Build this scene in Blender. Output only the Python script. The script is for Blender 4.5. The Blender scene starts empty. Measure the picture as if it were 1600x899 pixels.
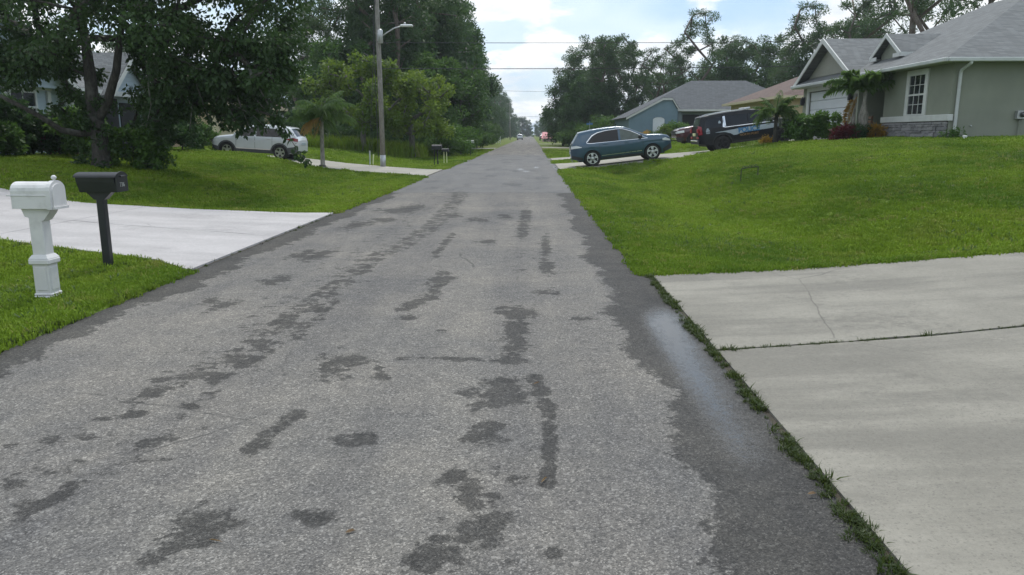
import bpy, math, random
import numpy as np
from mathutils import Vector, Matrix

# ------------------------------------------------------------------ camera, sky, sun
scene = bpy.context.scene
COL = scene.collection
CAM_H, FPX = 1.65, 1178.0
PITCH, YAW = math.atan((449.5 - 210) / FPX), math.radians(1.43)
cam_data = bpy.data.cameras.new('camera')
cam_data.lens = 36.0 * FPX / 1600.0
cam_data.sensor_width = 36.0
cam_data.clip_start, cam_data.clip_end = 0.05, 6000
cam = bpy.data.objects.new('camera', cam_data)
cam.location = (0, 0, CAM_H)
cam.rotation_euler = (math.radians(90) - PITCH, 0, YAW)
COL.objects.link(cam)
scene.camera = cam

SUN_EL, SUN_AZ = math.radians(62), math.radians(8)      # high sun behind thin cloud, ahead of the camera (+Y)
world = bpy.data.worlds.new('World')
scene.world = world
world.use_nodes = True
wn, wl = world.node_tree.nodes, world.node_tree.links
wn.clear()
w_out = wn.new('ShaderNodeOutputWorld')
w_bg = wn.new('ShaderNodeBackground')
w_bg.inputs['Strength'].default_value = 0.14
w_sky = wn.new('ShaderNodeTexSky')
w_sky.sky_type = 'NISHITA'
w_sky.sun_disc = False
w_sky.sun_elevation = SUN_EL
w_sky.sun_rotation = SUN_AZ
w_sky.air_density, w_sky.dust_density, w_sky.ozone_density = 1.0, 1.6, 1.0
w_tc = wn.new('ShaderNodeTexCoord')
w_sep = wn.new('ShaderNodeSeparateXYZ')
wl.new(w_tc.outputs['Generated'], w_sep.inputs[0])
def wmath(op, a, b=None, c=None):
    n = wn.new('ShaderNodeMath'); n.operation = op
    for i, v in enumerate((a, b, c)):
        if v is None: continue
        if isinstance(v, (int, float)): n.inputs[i].default_value = v
        else: wl.new(v, n.inputs[i])
    return n.outputs[0]
w_den = wmath('ADD', wmath('MAXIMUM', w_sep.outputs['Z'], 0.0), 0.28)
w_cx = wmath('DIVIDE', w_sep.outputs['X'], w_den)
w_cy = wmath('DIVIDE', w_sep.outputs['Y'], w_den)
w_cmb = wn.new('ShaderNodeCombineXYZ')
wl.new(w_cx, w_cmb.inputs[0]); wl.new(w_cy, w_cmb.inputs[1])
w_cmb.inputs[2].default_value = 3.7
def wnoise(scale, detail, rough, z):
    m = wn.new('ShaderNodeVectorMath'); m.operation = 'ADD'
    wl.new(w_cmb.outputs[0], m.inputs[0]); m.inputs[1].default_value = (z * 1.7, z * .6, z)
    n = wn.new('ShaderNodeTexNoise')
    n.inputs['Scale'].default_value = scale; n.inputs['Detail'].default_value = detail
    n.inputs['Roughness'].default_value = rough
    wl.new(m.outputs[0], n.inputs['Vector'])
    return n.outputs['Fac']
def wramp(v, a, b):
    n = wn.new('ShaderNodeMapRange'); n.interpolation_type = 'SMOOTHSTEP'
    n.inputs['From Min'].default_value = a; n.inputs['From Max'].default_value = b
    wl.new(v, n.inputs['Value']); return n.outputs[0]
def wmix(f, a, b):
    n = wn.new('ShaderNodeMix'); n.data_type = 'RGBA'
    for s, v in ((n.inputs['Factor'], f), (n.inputs['A'], a), (n.inputs['B'], b)):
        if isinstance(v, (int, float)): s.default_value = v
        elif isinstance(v, tuple): s.default_value = v + (1,)
        else: wl.new(v, s)
    return n.outputs['Result']
sheet = wramp(wnoise(1.3, 5, .55, 2.0), .30, .60)        # thin high cloud sheet
puffs = wramp(wnoise(2.3, 9, .55, 5.3), .47, .56)        # cumulus
shade = wnoise(3.1, 6, .6, 9.1)
thin = wmix(sheet, (1.9, 2.85, 4.2), (3.35, 3.95, 4.4))
base_sky = wmix(.80, w_sky.outputs[0], thin)
cum = wmix(wramp(shade, .35, .62), (3.9, 4.2, 4.5), (5.5, 5.6, 5.7))
wl.new(wmix(puffs, base_sky, cum), w_bg.inputs['Color'])
wl.new(w_bg.outputs[0], w_out.inputs[0])

sun_data = bpy.data.lights.new('sun', 'SUN')
sun_data.energy = 1.5
sun_data.angle = math.radians(14)
sun_data.color = (1.0, .96, .9)
sun = bpy.data.objects.new('sun', sun_data)
# direction towards the sun: azimuth from +Y towards +X
sd = Vector((math.sin(SUN_AZ) * math.cos(SUN_EL), math.cos(SUN_AZ) * math.cos(SUN_EL), math.sin(SUN_EL)))
sun.rotation_euler = sd.to_track_quat('Z', 'Y').to_euler()
sun.location = (0, 0, 60)
COL.objects.link(sun)
scene.view_settings.view_transform = 'Standard'
scene.view_settings.look = 'None'
scene.view_settings.exposure = 0.74
scene.view_settings.gamma = 1.0
scene.render.engine = 'CYCLES'
scene.cycles.use_denoising = True
scene.cycles.max_bounces = 6
scene.cycles.transparent_max_bounces = 6
random.seed(7)
RNG = np.random.default_rng(11)
PI = math.pi

# ------------------------------------------------------------------ projection helpers
_cm = Matrix.Translation(cam.location) @ cam.rotation_euler.to_matrix().to_4x4()
C_R, C_U, C_F = _cm.col[0].xyz, _cm.col[1].xyz, -_cm.col[2].xyz
def project(x, y, z):
    """world -> photo pixel (1600x899); numpy arrays welcome"""
    dx, dy, dz = x, y, z - CAM_H
    d = dx * C_F.x + dy * C_F.y + dz * C_F.z
    d = np.maximum(d, .05)
    return (800 + FPX * (dx * C_R.x + dy * C_R.y + dz * C_R.z) / d,
            449.5 - FPX * (dx * C_U.x + dy * C_U.y + dz * C_U.z) / d)
def ray(px, py):
    return (C_F + C_R * ((px - 800) / FPX) + C_U * ((449.5 - py) / FPX)).normalized()
def at_y(px, py, Y):
    r = ray(px, py); return cam.location + r * (Y / r.y)
def X_at(px, Y):
    """world X on depth Y seen at pixel column px (near the horizon)"""
    return at_y(px, 210, Y).x

# ------------------------------------------------------------------ terrain
RL, RR = -4.1, 1.3                                       # road edges
def prof(pts, t):
    a = np.array(pts); return np.interp(t, a[:, 0], a[:, 1])
LAWN_R = [(0,.02),(.3,.02),(1.3,-.05),(2.6,-.27),(3.4,-.24),(4.4,.10),(5.3,.42),(6.2,.70),(7.9,1.0),(9.8,1.22),(12,1.43),(14,1.52),(40,1.6)]
DRIVE_R = [(0,.0),(1.8,.13),(4.65,.46),(8.5,.76),(12.6,1.30),(14.2,1.58),(40,1.7)]
LAWN_L = [(0,.02),(.3,.02),(1.5,-.05),(3,-.10),(4.5,.10),(6.5,.50),(8.5,.78),(11,.93),(40,1.0)]
DRIVE_L = [(0,.0),(3,.10),(5,.20),(8,.42),(10.5,.56),(14,.85),(40,1.0)]
PAD_R = [(0,1),(46,1),(60,.85),(76,.34),(95,.12),(120,0)]
PAD_L = [(0,1),(44,1),(60,.45),(90,.1),(120,0)]
# driveways: side, near edge y(x'), far edge y(x'), reach x'
DRIVES = [
    dict(s=1, near=[(0,-6),(40,-6)], far=[(0,8.75),(40,8.85)], end=16),
    dict(s=1, near=[(0,35.6),(1.2,36.2),(40,36.2)], far=[(0,42.8),(1.2,42.2),(40,42.2)], end=14.25),
    dict(s=1, near=[(0,48.2),(40,48.2)], far=[(0,52.6),(40,52.6)], end=14.5),
    dict(s=-1, near=[(0,8.9),(.8,9.6),(3.4,10.6),(8,12.4),(14,15.4)], far=[(0,15.8),(.8,15.5),(5.4,15.6),(8,17),(14,20.6)], end=14.2),
    dict(s=-1, near=[(0,30.0),(.8,30.6),(8,34.6),(14,35.8)], far=[(0,35.8),(.8,35.4),(8,39.8),(14,41.0)], end=12.9),
]
def sstep(t): t = np.clip(t, 0, 1); return t * t * (3 - 2 * t)
def drive_dist(x, y):
    """how far outside the nearest driveway (0 inside), along the street"""
    best = np.full(np.shape(x), 99.0)
    for d in DRIVES:
        t = (x - RR) if d['s'] > 0 else (RL - x)
        o = np.maximum(np.maximum(prof(d['near'], t) - y, y - prof(d['far'], t)), 0)
        o = np.where(t > -.05, np.maximum(o, t - d['end']), 99.0)
        best = np.minimum(best, o)
    return best
def H(x, y):
    x = np.asarray(x, float); y = np.asarray(y, float)
    m = 1 - sstep(drive_dist(x, y) / np.where(y > 25, .8, 1.6))
    tr, tl = x - RR, RL - x
    hr = prof(LAWN_R, tr) * (1 - m) + prof(DRIVE_R, tr) * m
    hl = prof(LAWN_L, tl) * (1 - m) + prof(DRIVE_L, tl) * m
    hr = np.where(tr > .3, hr * prof(PAD_R, y) * prof([(0,.66),(9,.70),(22,1)], y), hr)
    hl = np.where(tl > .3, hl * prof(PAD_L, y), hl)
    bump = .025 * np.sin(x * 1.3 + .7 * np.sin(y * .9)) * np.sin(y * .8 + 1.1 * np.sin(x * .5))
    h = np.where(tr >= 0, hr, np.where(tl >= 0, hl, -.06))
    off = np.maximum(tr, tl)
    return h + bump * np.clip((off - .5) / 3, 0, 1) * (1 - m)
def Hf(x, y): return float(H(x, y))
def hit(px, py, far=200):
    """photo pixel -> point on the terrain"""
    r = ray(px, py); t = 2.0
    while t < far:
        p = cam.location + r * t
        h = Hf(p.x, p.y) if (p.x < RL or p.x > RR) else 0.0
        if p.z <= h: break
        t += .04
    return cam.location + r * t

# ------------------------------------------------------------------ node materials
class NT:
    def __init__(s, name):
        s.m = bpy.data.materials.new(name); s.m.use_nodes = True
        s.t = s.m.node_tree; s.n = s.t.nodes; s.l = s.t.links
        s.n.clear()
        s.out = s.n.new('ShaderNodeOutputMaterial')
    def put(s, sock, v):
        if v is None: return
        if isinstance(v, bpy.types.NodeSocket): s.l.new(v, sock)
        elif isinstance(v, (tuple, list)) and len(v) == 3 and sock.type == 'RGBA': sock.default_value = (*v, 1)
        else: sock.default_value = v
    def node(s, typ, props=None, **ins):
        n = s.n.new('ShaderNode' + typ)
        for k, v in (props or {}).items(): setattr(n, k, v)
        for k, v in ins.items(): s.put(n.inputs[k.replace('_', ' ')], v)
        return n
    def math(s, op, a, b=None, c=None, clamp=False):
        n = s.n.new('ShaderNodeMath'); n.operation = op; n.use_clamp = clamp
        for i, v in enumerate((a, b, c)):
            if v is not None: s.put(n.inputs[i], v)
        return n.outputs[0]
    def mix(s, f, a, b, blend='MIX'):
        n = s.n.new('ShaderNodeMix'); n.data_type = 'RGBA'; n.blend_type = blend
        s.put(n.inputs['Factor'], f); s.put(n.inputs['A'], a); s.put(n.inputs['B'], b)
        return n.outputs['Result']
    def fmix(s, f, a, b):
        n = s.n.new('ShaderNodeMix'); n.data_type = 'FLOAT'
        s.put(n.inputs['Factor'], f); s.put(n.inputs['A'], a); s.put(n.inputs['B'], b)
        return n.outputs['Result']
    def step(s, v, a, b):
        n = s.node('MapRange', {'interpolation_type': 'SMOOTHSTEP'}, Value=v)
        n.inputs['From Min'].default_value = a; n.inputs['From Max'].default_value = b
        return n.outputs[0]
    def pos(s): return s.node('NewGeometry').outputs['Position']
    def obj(s): return s.node('TexCoord').outputs['Object']
    def scaled(s, vec, sc):
        n = s.n.new('ShaderNodeVectorMath'); n.operation = 'MULTIPLY'
        s.l.new(vec, n.inputs[0]); n.inputs[1].default_value = sc
        return n.outputs[0]
    def noise(s, vec, scale, detail=4, rough=.55):
        return s.node('TexNoise', None, Vector=vec, Scale=scale, Detail=detail, Roughness=rough).outputs['Fac']
    def attr(s, name): return s.node('Attribute', {'attribute_name': name}).outputs['Fac']
    def rnd(s): return s.node('ObjectInfo').outputs['Random']
    def bump(s, h, strength=.3, dist=.01):
        return s.node('Bump', None, Height=h, Strength=strength, Distance=dist).outputs[0]
    def bsdf(s, **k):
        b = s.node('BsdfPrincipled', None, **k)
        s.l.new(b.outputs[0], s.out.inputs[0]); return b

def simple(name, col, rough=.6, var=.18, scale=6, metal=0.0, coat=0.0, bump=0.0, bscale=40, spec=.5, dirt=0.0):
    t = NT(name); p = t.obj()
    f = t.noise(p, scale, 5)
    c = t.mix(t.step(f, .3, .7), tuple(v * (1 - var) for v in col), tuple(min(1, v * (1 + var)) for v in col))
    if dirt:
        g = t.step(t.noise(p, scale * .6, 7, .65), .5, .72)
        c = t.mix(t.math('MULTIPLY', g, dirt), c, (.12, .11, .085))
    k = dict(Base_Color=c, Roughness=t.fmix(f, rough * .85, min(1, rough * 1.15)), Metallic=metal)
    b = t.bsdf(**k)
    b.inputs['Coat Weight'].default_value = coat
    b.inputs['Coat Roughness'].default_value = .06
    b.inputs['Specular IOR Level'].default_value = spec
    if bump: t.l.new(t.bump(t.noise(p, bscale, 6, .65), bump, .01), b.inputs['Normal'])
    return t.m

def leaf_mat(name, dark, light, transl=.28, rough=.55):
    transl = min(.45, transl + .12)
    t = NT(name)
    tint = t.attr('tint')
    f = t.math('ADD', t.math('MULTIPLY', tint, .65), t.math('MULTIPLY', t.rnd(), .35))
    c = t.mix(f, dark, light)
    b = t.node('BsdfPrincipled', None, Base_Color=c, Roughness=rough)
    b.inputs['Specular IOR Level'].default_value = .35
    tr = t.node('BsdfTranslucent', None, Color=t.mix(.5, c, tuple(v * 1.5 for v in light)))
    mx = t.node('MixShader', None, Fac=transl)
    t.l.new(b.outputs[0], mx.inputs[1]); t.l.new(tr.outputs[0], mx.inputs[2])
    t.l.new(mx.outputs[0], t.out.inputs[0])
    return t.m

def bark_mat(name, a, b_):
    t = NT(name); p = t.obj()
    v = t.scaled(p, (9, 9, 2.2))
    f = t.noise(v, 1.6, 8, .7)
    g = t.noise(p, 1.7, 4)
    c = t.mix(t.step(f, .35, .65), a, b_)
    c = t.mix(t.math('MULTIPLY', t.step(g, .52, .7), .45), c, (.22, .23, .2))
    b = t.bsdf(Base_Color=c, Roughness=.9)
    t.l.new(t.bump(f, .9, .05), b.inputs['Normal'])
    return t.m

def shingle_mat(name, col, axis):
    t = NT(name); p = t.obj()
    sx = t.node('SeparateXYZ', None, Vector=p)
    cb = t.node('CombineXYZ')
    # courses follow height, tabs follow the wall direction
    t.l.new(sx.outputs[0 if axis == 'x' else 1], cb.inputs[0]) if axis != 'both' else t.l.new(t.math('ADD', sx.outputs[0], sx.outputs[1]), cb.inputs[0])
    t.l.new(t.math('MULTIPLY', sx.outputs[2], 2.2), cb.inputs[1])
    br = t.node('TexBrick', {'offset': .5}, Vector=cb.outputs[0], Scale=1.0)
    br.inputs['Mortar Size'].default_value = .012
    br.inputs['Brick Width'].default_value = .30
    br.inputs['Row Height'].default_value = .145
    br.inputs['Color1'].default_value = (.0, .0, .0, 1); br.inputs['Color2'].default_value = (1, 1, 1, 1)
    br.inputs['Mortar'].default_value = (.1, .1, .1, 1); br.inputs['Bias'].default_value = 0
    cellv = t.node('SeparateColor', None, Color=br.outputs['Color']).outputs[0]
    c = t.mix(cellv, tuple(v * .68 for v in col), tuple(v * 1.25 for v in col))
    c = t.mix(t.math('MULTIPLY', br.outputs['Fac'], .55), c, tuple(v * .45 for v in col))
    c = t.mix(t.math('MULTIPLY', t.step(t.noise(p, .9, 6, .65), .45, .7), .35), c, tuple(v * .7 for v in col))
    gr = t.noise(p, 90, 2)
    c = t.mix(.25, c, t.mix(gr, tuple(v * .6 for v in col), tuple(v * 1.5 for v in col)))
    b = t.bsdf(Base_Color=c, Roughness=.92)
    t.l.new(t.bump(t.math('SUBTRACT', cellv, t.math('MULTIPLY', br.outputs['Fac'], 2)), .35, .01), b.inputs['Normal'])
    return t.m

M = {}
# --- asphalt: aggregate, damp blotches, puddle film, newer overlay beyond the seam
t = NT('asphalt'); p = t.pos()
sp = t.node('SeparateXYZ', None, Vector=p)
vor = t.node('TexVoronoi', {'feature': 'F1'}, Vector=p, Scale=150.0)
vc = t.node('SeparateColor', None, Color=vor.outputs['Color'])
vor2 = t.node('TexVoronoi', {'feature': 'F1'}, Vector=p, Scale=70.0)
vc2 = t.node('SeparateColor', None, Color=vor2.outputs['Color'])
stone = t.mix(t.step(vc.outputs[0], .05, .95), (.112, .109, .104), (.205, .198, .187))
stone = t.mix(t.math('MULTIPLY', t.math('GREATER_THAN', vc.outputs[1], .925), .65), stone, (.40, .385, .36))
stone = t.mix(t.math('MULTIPLY', t.math('GREATER_THAN', vc2.outputs[1], .95), .5), stone, (.36, .35, .33))
stone = t.mix(t.math('MULTIPLY', t.math('LESS_THAN', vc2.outputs[0], .12), .5), stone, (.07, .07, .07))
big = t.noise(p, .55, 5, .6)
stone = t.mix(.9, stone, t.mix(t.step(big, .3, .7), (.80, .81, .83), (1.16, 1.13, 1.08)), 'MULTIPLY')
trk = t.noise(t.scaled(p, (1.6, .09, 1)), 1.0, 4)
stone = t.mix(.8, stone, t.mix(t.step(trk, .3, .7), (.82, .82, .84), (1.18, 1.16, 1.12)), 'MULTIPLY')
mott = t.noise(p, 5.5, 7, .7)
stone = t.mix(.7, stone, t.mix(t.step(mott, .3, .7), (.84, .84, .85), (1.15, 1.14, 1.12)), 'MULTIPLY')
# newer overlay between the seam and y ~ 62
wob = t.math('MULTIPLY', t.math('SUBTRACT', t.noise(p, 1.4, 6, .7), .5), 1.3)
yy = t.math('ADD', sp.outputs[1], wob)
over = t.math('MULTIPLY', t.step(yy, 21.55, 21.75), t.math('SUBTRACT', 1.0, t.step(yy, 60.5, 62.0)))
newer = t.mix(t.noise(t.scaled(p, (1, .35, 1)), 1.3, 8, .72), (.095, .097, .100), (.205, .206, .207))
stone = t.mix(t.math('MULTIPLY', over, .62), stone, newer)
patch = t.math('MULTIPLY', over, t.step(t.noise(t.scaled(p, (1, .3, 1)), .9, 6, .65), .52, .66))
stone = t.mix(t.math('MULTIPLY', patch, .6), stone, (.080, .081, .083))
seam = t.math('MULTIPLY', t.step(yy, 21.35, 21.55), t.math('SUBTRACT', 1.0, t.step(yy, 21.6, 21.85)))
stone = t.mix(t.math('MULTIPLY', t.math('MULTIPLY', seam, t.step(t.noise(p, 1.9, 5, .7), .38, .62)), .5), stone, (.06, .06, .06))
n1 = t.noise(t.scaled(p, (1, 1.1, 1)), 4.2, 8, .70)
n2 = t.noise(p, 17, 6, .72)
dm = t.attr('damp')
fld = t.math('ADD', dm, t.math('ADD', t.math('MULTIPLY', t.math('SUBTRACT', n1, .5), 1.7), t.math('MULTIPLY', t.math('SUBTRACT', n2, .5), .85)))
damp = t.math('MULTIPLY', t.step(fld, .44, .60), t.fmix(t.noise(p, 1.9, 5, .65), .62, 1.18), clamp=True)
pud = t.step(t.math('ADD', t.attr('puddle'), t.math('ADD', t.math('MULTIPLY', t.math('SUBTRACT', n1, .5), .35), t.math('ADD', t.math('MULTIPLY', t.math('SUBTRACT', n2, .5), .7), t.math('MULTIPLY', t.math('SUBTRACT', vc.outputs[2], .5), .40)))), .14, .85)
col = t.mix(damp, stone, t.mix(1.0, stone, (.33, .335, .34), 'MULTIPLY'))
col = t.mix(t.math('MULTIPLY', pud, .85), col, (.022, .023, .024))
# fine branching cracks
ck = t.node('TexVoronoi', {'feature': 'DISTANCE_TO_EDGE'}, Vector=t.mix(.14, p, t.node('TexNoise', None, Vector=p, Scale=1.7, Detail=5.0).outputs['Color']), Scale=.42)
crack = t.math('MULTIPLY', t.math('SUBTRACT', 1.0, t.step(ck.outputs['Distance'], .0, .006)), t.step(t.noise(p, .7, 2), .5, .62))
col = t.mix(t.math('MULTIPLY', crack, .55), col, (.04, .04, .04))
rough = t.fmix(damp, .95, .80)
rough = t.fmix(pud, rough, .15)
hgt = t.math('ADD', t.math('MULTIPLY', vor.outputs['Distance'], -1.0), t.math('MULTIPLY', n2, .5))
b = t.bsdf(Base_Color=col, Roughness=rough)
t.l.new(t.fmix(pud, t.fmix(damp, .30, .22), .6), b.inputs['Specular IOR Level'])
bp = t.node('Bump', None, Height=hgt, Distance=.006, Strength=t.fmix(pud, .75, .05))
t.l.new(bp.outputs[0], b.inputs['Normal'])
M['asphalt'] = t.m

def concrete(name, lo, hi, stain, streak=.45):
    t = NT(name); p = t.pos()
    f = t.noise(t.scaled(p, (.25, 1.5, 1)), 1.0, 6, .6)       # tyre and rain streaks along the drive
    g = t.noise(p, 1.1, 6, .62)
    fine = t.noise(p, 150, 2)
    v = t.node('TexVoronoi', None, Vector=p, Scale=110.0)
    c = t.mix(t.step(g, .3, .7), lo, hi)
    c = t.mix(t.math('MULTIPLY', t.step(f, .42, .60), streak), c, stain)
    c = t.mix(.34, c, t.mix(fine, tuple(q * .55 for q in lo), tuple(min(1, q * 1.3) for q in hi)))
    sp = t.math('GREATER_THAN', t.node('SeparateColor', None, Color=v.outputs['Color']).outputs[0], .93)
    c = t.mix(t.math('MULTIPLY', sp, .35), c, tuple(q * .5 for q in lo))
    c = t.mix(t.math('MULTIPLY', t.step(t.noise(p, 4.5, 5, .7), .6, .75), .25), c, stain)
    broom = t.noise(t.scaled(p, (2, 70, 1)), 1.0, 3, .6)
    c = t.mix(t.math('MULTIPLY', t.step(broom, .5, .75), .16), c, tuple(q * .6 for q in lo))
    mild = t.math('MULTIPLY', t.step(t.noise(p, .5, 8, .72), .50, .66), t.step(t.noise(p, 9, 5, .7), .38, .62))
    c = t.mix(t.math('MULTIPLY', mild, .42), c, tuple(q * .75 for q in stain))
    ckv = t.node('TexVoronoi', {'feature': 'DISTANCE_TO_EDGE'}, Vector=t.mix(.10, p, t.node('TexNoise', None, Vector=p, Scale=2.2, Detail=6.0).outputs['Color']), Scale=.33)
    ck = t.math('MULTIPLY', t.math('SUBTRACT', 1.0, t.step(ckv.outputs['Distance'], .0, .0035)), t.step(t.noise(p, .5, 2), .5, .6))
    c = t.mix(t.math('MULTIPLY', ck, .6), c, tuple(q * .35 for q in lo))
    gr2 = t.noise(p, 28, 6, .75)
    c = t.mix(.5, c, t.mix(t.step(gr2, .3, .7), (.80, .80, .79), (1.16, 1.16, 1.15)), 'MULTIPLY')
    pit = t.node('TexVoronoi', None, Vector=p, Scale=38.0)
    c = t.mix(t.math('MULTIPLY', t.math('SUBTRACT', 1.0, t.step(pit.outputs['Distance'], .05, .22)), .35), c, tuple(q * .55 for q in lo))
    b = t.bsdf(Base_Color=c, Roughness=.9)
    t.l.new(t.bump(t.math('ADD', t.math('ADD', fine, g), broom), .45, .004), b.inputs['Normal'])
    return t.m
M['concrete'] = concrete('concrete', (.195, .184, .155), (.290, .273, .232), (.110, .104, .090), .75)
M['concrete_pale'] = concrete('pale_coated_concrete', (.40, .382, .382), (.49, .468, .466), (.28, .268, .268), .5)
M['concrete_far'] = concrete('far_concrete', (.30, .285, .245), (.38, .36, .31), (.22, .205, .175), .4)

t = NT('turf_soil'); p = t.pos()
a = t.noise(p, .35, 5, .6); c2 = t.noise(p, 5, 6, .7); c3 = t.noise(p, 42, 3, .7)
sp = t.node('SeparateXYZ', None, Vector=p)
c = t.mix(t.step(a, .3, .7), (.080, .155, .014), (.170, .260, .024))
c = t.mix(t.math('MULTIPLY', t.step(c2, .45, .75), .5), c, (.10, .12, .028))
c = t.mix(.5, c, t.mix(c3, (.035, .065, .010), (.17, .235, .045)))
rough_verge = t.math('MULTIPLY', t.step(sp.outputs[1], 58.0, 72.0), t.step(t.noise(p, .25, 4), .40, .6))
c = t.mix(t.math('MULTIPLY', rough_verge, .65), c, (.145, .120, .055))
b = t.bsdf(Base_Color=c, Roughness=.95)
b.inputs['Specular IOR Level'].default_value = .2
t.l.new(t.bump(t.math('ADD', c3, c2), .8, .05), b.inputs['Normal'])
M['turf'] = t.m

t = NT('grass_blade'); p = t.pos()
a = t.noise(t.scaled(p, (1.3, .6, 1)), .26, 5, .6); a2 = t.noise(p, 1.1, 5, .65)
r = t.rnd()
c = t.mix(t.step(a, .36, .60), (.070, .140, .016), (.240, .340, .030))
c = t.mix(t.math('MULTIPLY', t.step(a2, .48, .70), .6), c, (.29, .30, .06))
c = t.mix(.36, c, t.mix(r, (.080, .155, .018), (.225, .330, .042)))
dry = t.math('MULTIPLY', t.step(t.noise(p, .9, 6, .7), .56, .70), t.math('GREATER_THAN', r, .45))
c = t.mix(t.math('MULTIPLY', dry, .6), c, (.30, .27, .09))
c = t.mix(t.math('MULTIPLY', t.math('GREATER_THAN', r, .955), .6), c, (.30, .25, .10))
b = t.node('BsdfPrincipled', None, Base_Color=c, Roughness=.7)
b.inputs['Specular IOR Level'].default_value = .1
tr = t.node('BsdfTranslucent', None, Color=t.mix(.5, c, (.14, .24, .02)))
mx = t.node('MixShader', None, Fac=.3)
t.l.new(b.outputs[0], mx.inputs[1]); t.l.new(tr.outputs[0], mx.inputs[2]); t.l.new(mx.outputs[0], t.out.inputs[0])
M['grass'] = t.m

M['lawn_weed'] = leaf_mat('lawn_weed', (.055, .105, .020), (.135, .200, .040), .25)
M['weed'] = leaf_mat('verge_weed', (.030, .050, .012), (.10, .135, .030), .2)
M['soil'] = simple('dark_soil', (.05, .042, .03), .95, .4, 9, bump=.6)
M['mulch'] = simple('mulch', (.055, .036, .024), .95, .5, 22, bump=.9, bscale=30)
M['stucco'] = simple('sage_stucco', (.225, .240, .192), .9, .09, .8, dirt=.10, bump=.28, bscale=110)
M['stucco_light'] = simple('light_sage_stucco', (.27, .27, .225), .9, .05, 1.2, bump=.28, bscale=110)
M['stucco_tan'] = simple('tan_stucco', (.46, .36, .23), .9, .07, 1.4, bump=.25, bscale=90)
M['stucco_cream'] = simple('cream_trim', (.55, .47, .33), .8, .06, 2)
M['trim'] = simple('white_trim', (.55, .56, .54), .55, .05, 2.5, dirt=.12)
M['gutter'] = simple('white_gutter', (.47, .49, .48), .4, .05, 2.5, dirt=.15)
M['garage_white'] = simple('garage_door_white', (.58, .61, .63), .5, .03, 2)
M['shingle_grey'] = shingle_mat('grey_shingles', (.142, .150, .152), 'both')
M['shingle_brown'] = shingle_mat('brown_shingles', (.125, .085, .072), 'both')
M['shingle_slate'] = shingle_mat('slate_shingles', (.088, .096, .104), 'both')
M['siding'] = simple('pale_blue_siding', (.36, .43, .48), .7, .05, 3, dirt=.12)
M['stucco_blue'] = simple('blue_stucco', (.150, .220, .262), .85, .06, 1.5, bump=.2, bscale=60)
M['stucco_blue_pale'] = simple('greyed_blue_stucco', (.22, .27, .29), .85, .06, 1.5)
M['shade_and_pane'] = simple('dark_shade_and_pane', (.018, .018, .02), .8, .2, 3)  # near-black for the shade inside porch and garage openings, and one dark pane
M['wood_slat'] = simple('brown_timber', (.15, .085, .05), .8, .25, 14, bump=.3)
M['pole_wood'] = bark_mat('weathered_pole_wood', (.19, .175, .15), (.30, .285, .255))
M['metal_grey'] = simple('galvanised_metal', (.45, .46, .46), .45, .12, 5, metal=.6)
M['metal_white'] = simple('white_painted_metal', (.70, .71, .70), .4, .05, 4, dirt=.1)
M['wire'] = simple('black_cable', (.03, .03, .033), .6, .1)
M['mail_white'] = simple('white_vinyl', (.64, .625, .615), .42, .05, 5, dirt=.30)
M['mail_black'] = simple('black_powder_coat', (.016, .017, .020), .42, .2, 9, bump=.12, bscale=160)
M['mail_grey'] = simple('grey_mailbox_paint', (.42, .43, .40), .5, .15, 6, dirt=.3)
M['marker_yellow'] = simple('pale_yellow_plastic', (.70, .72, .42), .5, .05)
M['iron'] = simple('black_iron', (.02, .02, .02), .55, .2, 12)
M['sign_blue'] = simple('blue_sign_sheet', (.045, .16, .36), .45, .05)
M['red_roof'] = simple('faded_red_metal', (.42, .075, .105), .55, .12, 2)
M['pink_wall'] = simple('pale_pink_wall', (.45, .33, .34), .8, .1, 2)
M['tyre'] = simple('tyre_rubber', (.018, .018, .018), .85, .2, 12)
M['rim'] = simple('alloy_rim', (.62, .63, .64), .28, .05, 5, metal=.9)
M['rim_dark'] = simple('black_rim', (.03, .03, .032), .4, .1, 5, metal=.4)
M['chrome'] = simple('chrome', (.75, .76, .77), .12, .03, 5, metal=1)
M['plastic'] = simple('black_plastic', (.028, .029, .031), .6, .15, 8)
M['plastic_grey'] = simple('grey_cladding', (.07, .075, .08), .6, .12, 8)
M['paint_blue'] = simple('blue_car_paint', (.030, .074, .118), .32, .06, 3, metal=.35, coat=1)
M['paint_silver'] = simple('silver_car_paint', (.58, .60, .62), .3, .03, 3, metal=.1, coat=1)
M['paint_black'] = simple('black_car_paint', (.007, .009, .012), .4, .1, 3, coat=.22, spec=.2)
M['paint_maroon'] = simple('maroon_car_paint', (.065, .012, .018), .3, .08, 3, metal=.3, coat=1)
M['decal_white'] = simple('pale_decal', (.34, .40, .44), .4, .06)
M['decal_blue'] = simple('blue_decal', (.03, .17, .36), .4, .05)
M['decal_gold'] = simple('gold_decal', (.30, .17, .06), .4, .05)
M['decal_red'] = simple('red_reflective', (.34, .04, .05), .35, .06)
M['lamp_red'] = simple('red_lamp', (.24, .008, .012), .15, .05, coat=1)
M['lamp_clear'] = simple('clear_lamp', (.68, .70, .72), .12, .06, coat=1)
M['glass_car'] = simple('tinted_car_glass', (.008, .009, .011), .06, .1, 2, spec=.38)
M['glass_car_light'] = simple('light_car_glass', (.07, .09, .08), .06, .2, 3, spec=.5)
M['glass'] = simple('window_glass', (.022, .026, .03), .04, .3, 1.5, spec=.8)
M['window_blind'] = simple('white_blind', (.62, .65, .66), .6, .05)
M['lantern'] = simple('black_lantern', (.02, .02, .022), .4, .1)
t = NT('ledge_stone'); p = t.obj(); r = t.rnd()
c = t.mix(r, (.13, .13, .14), (.34, .33, .33))
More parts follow.
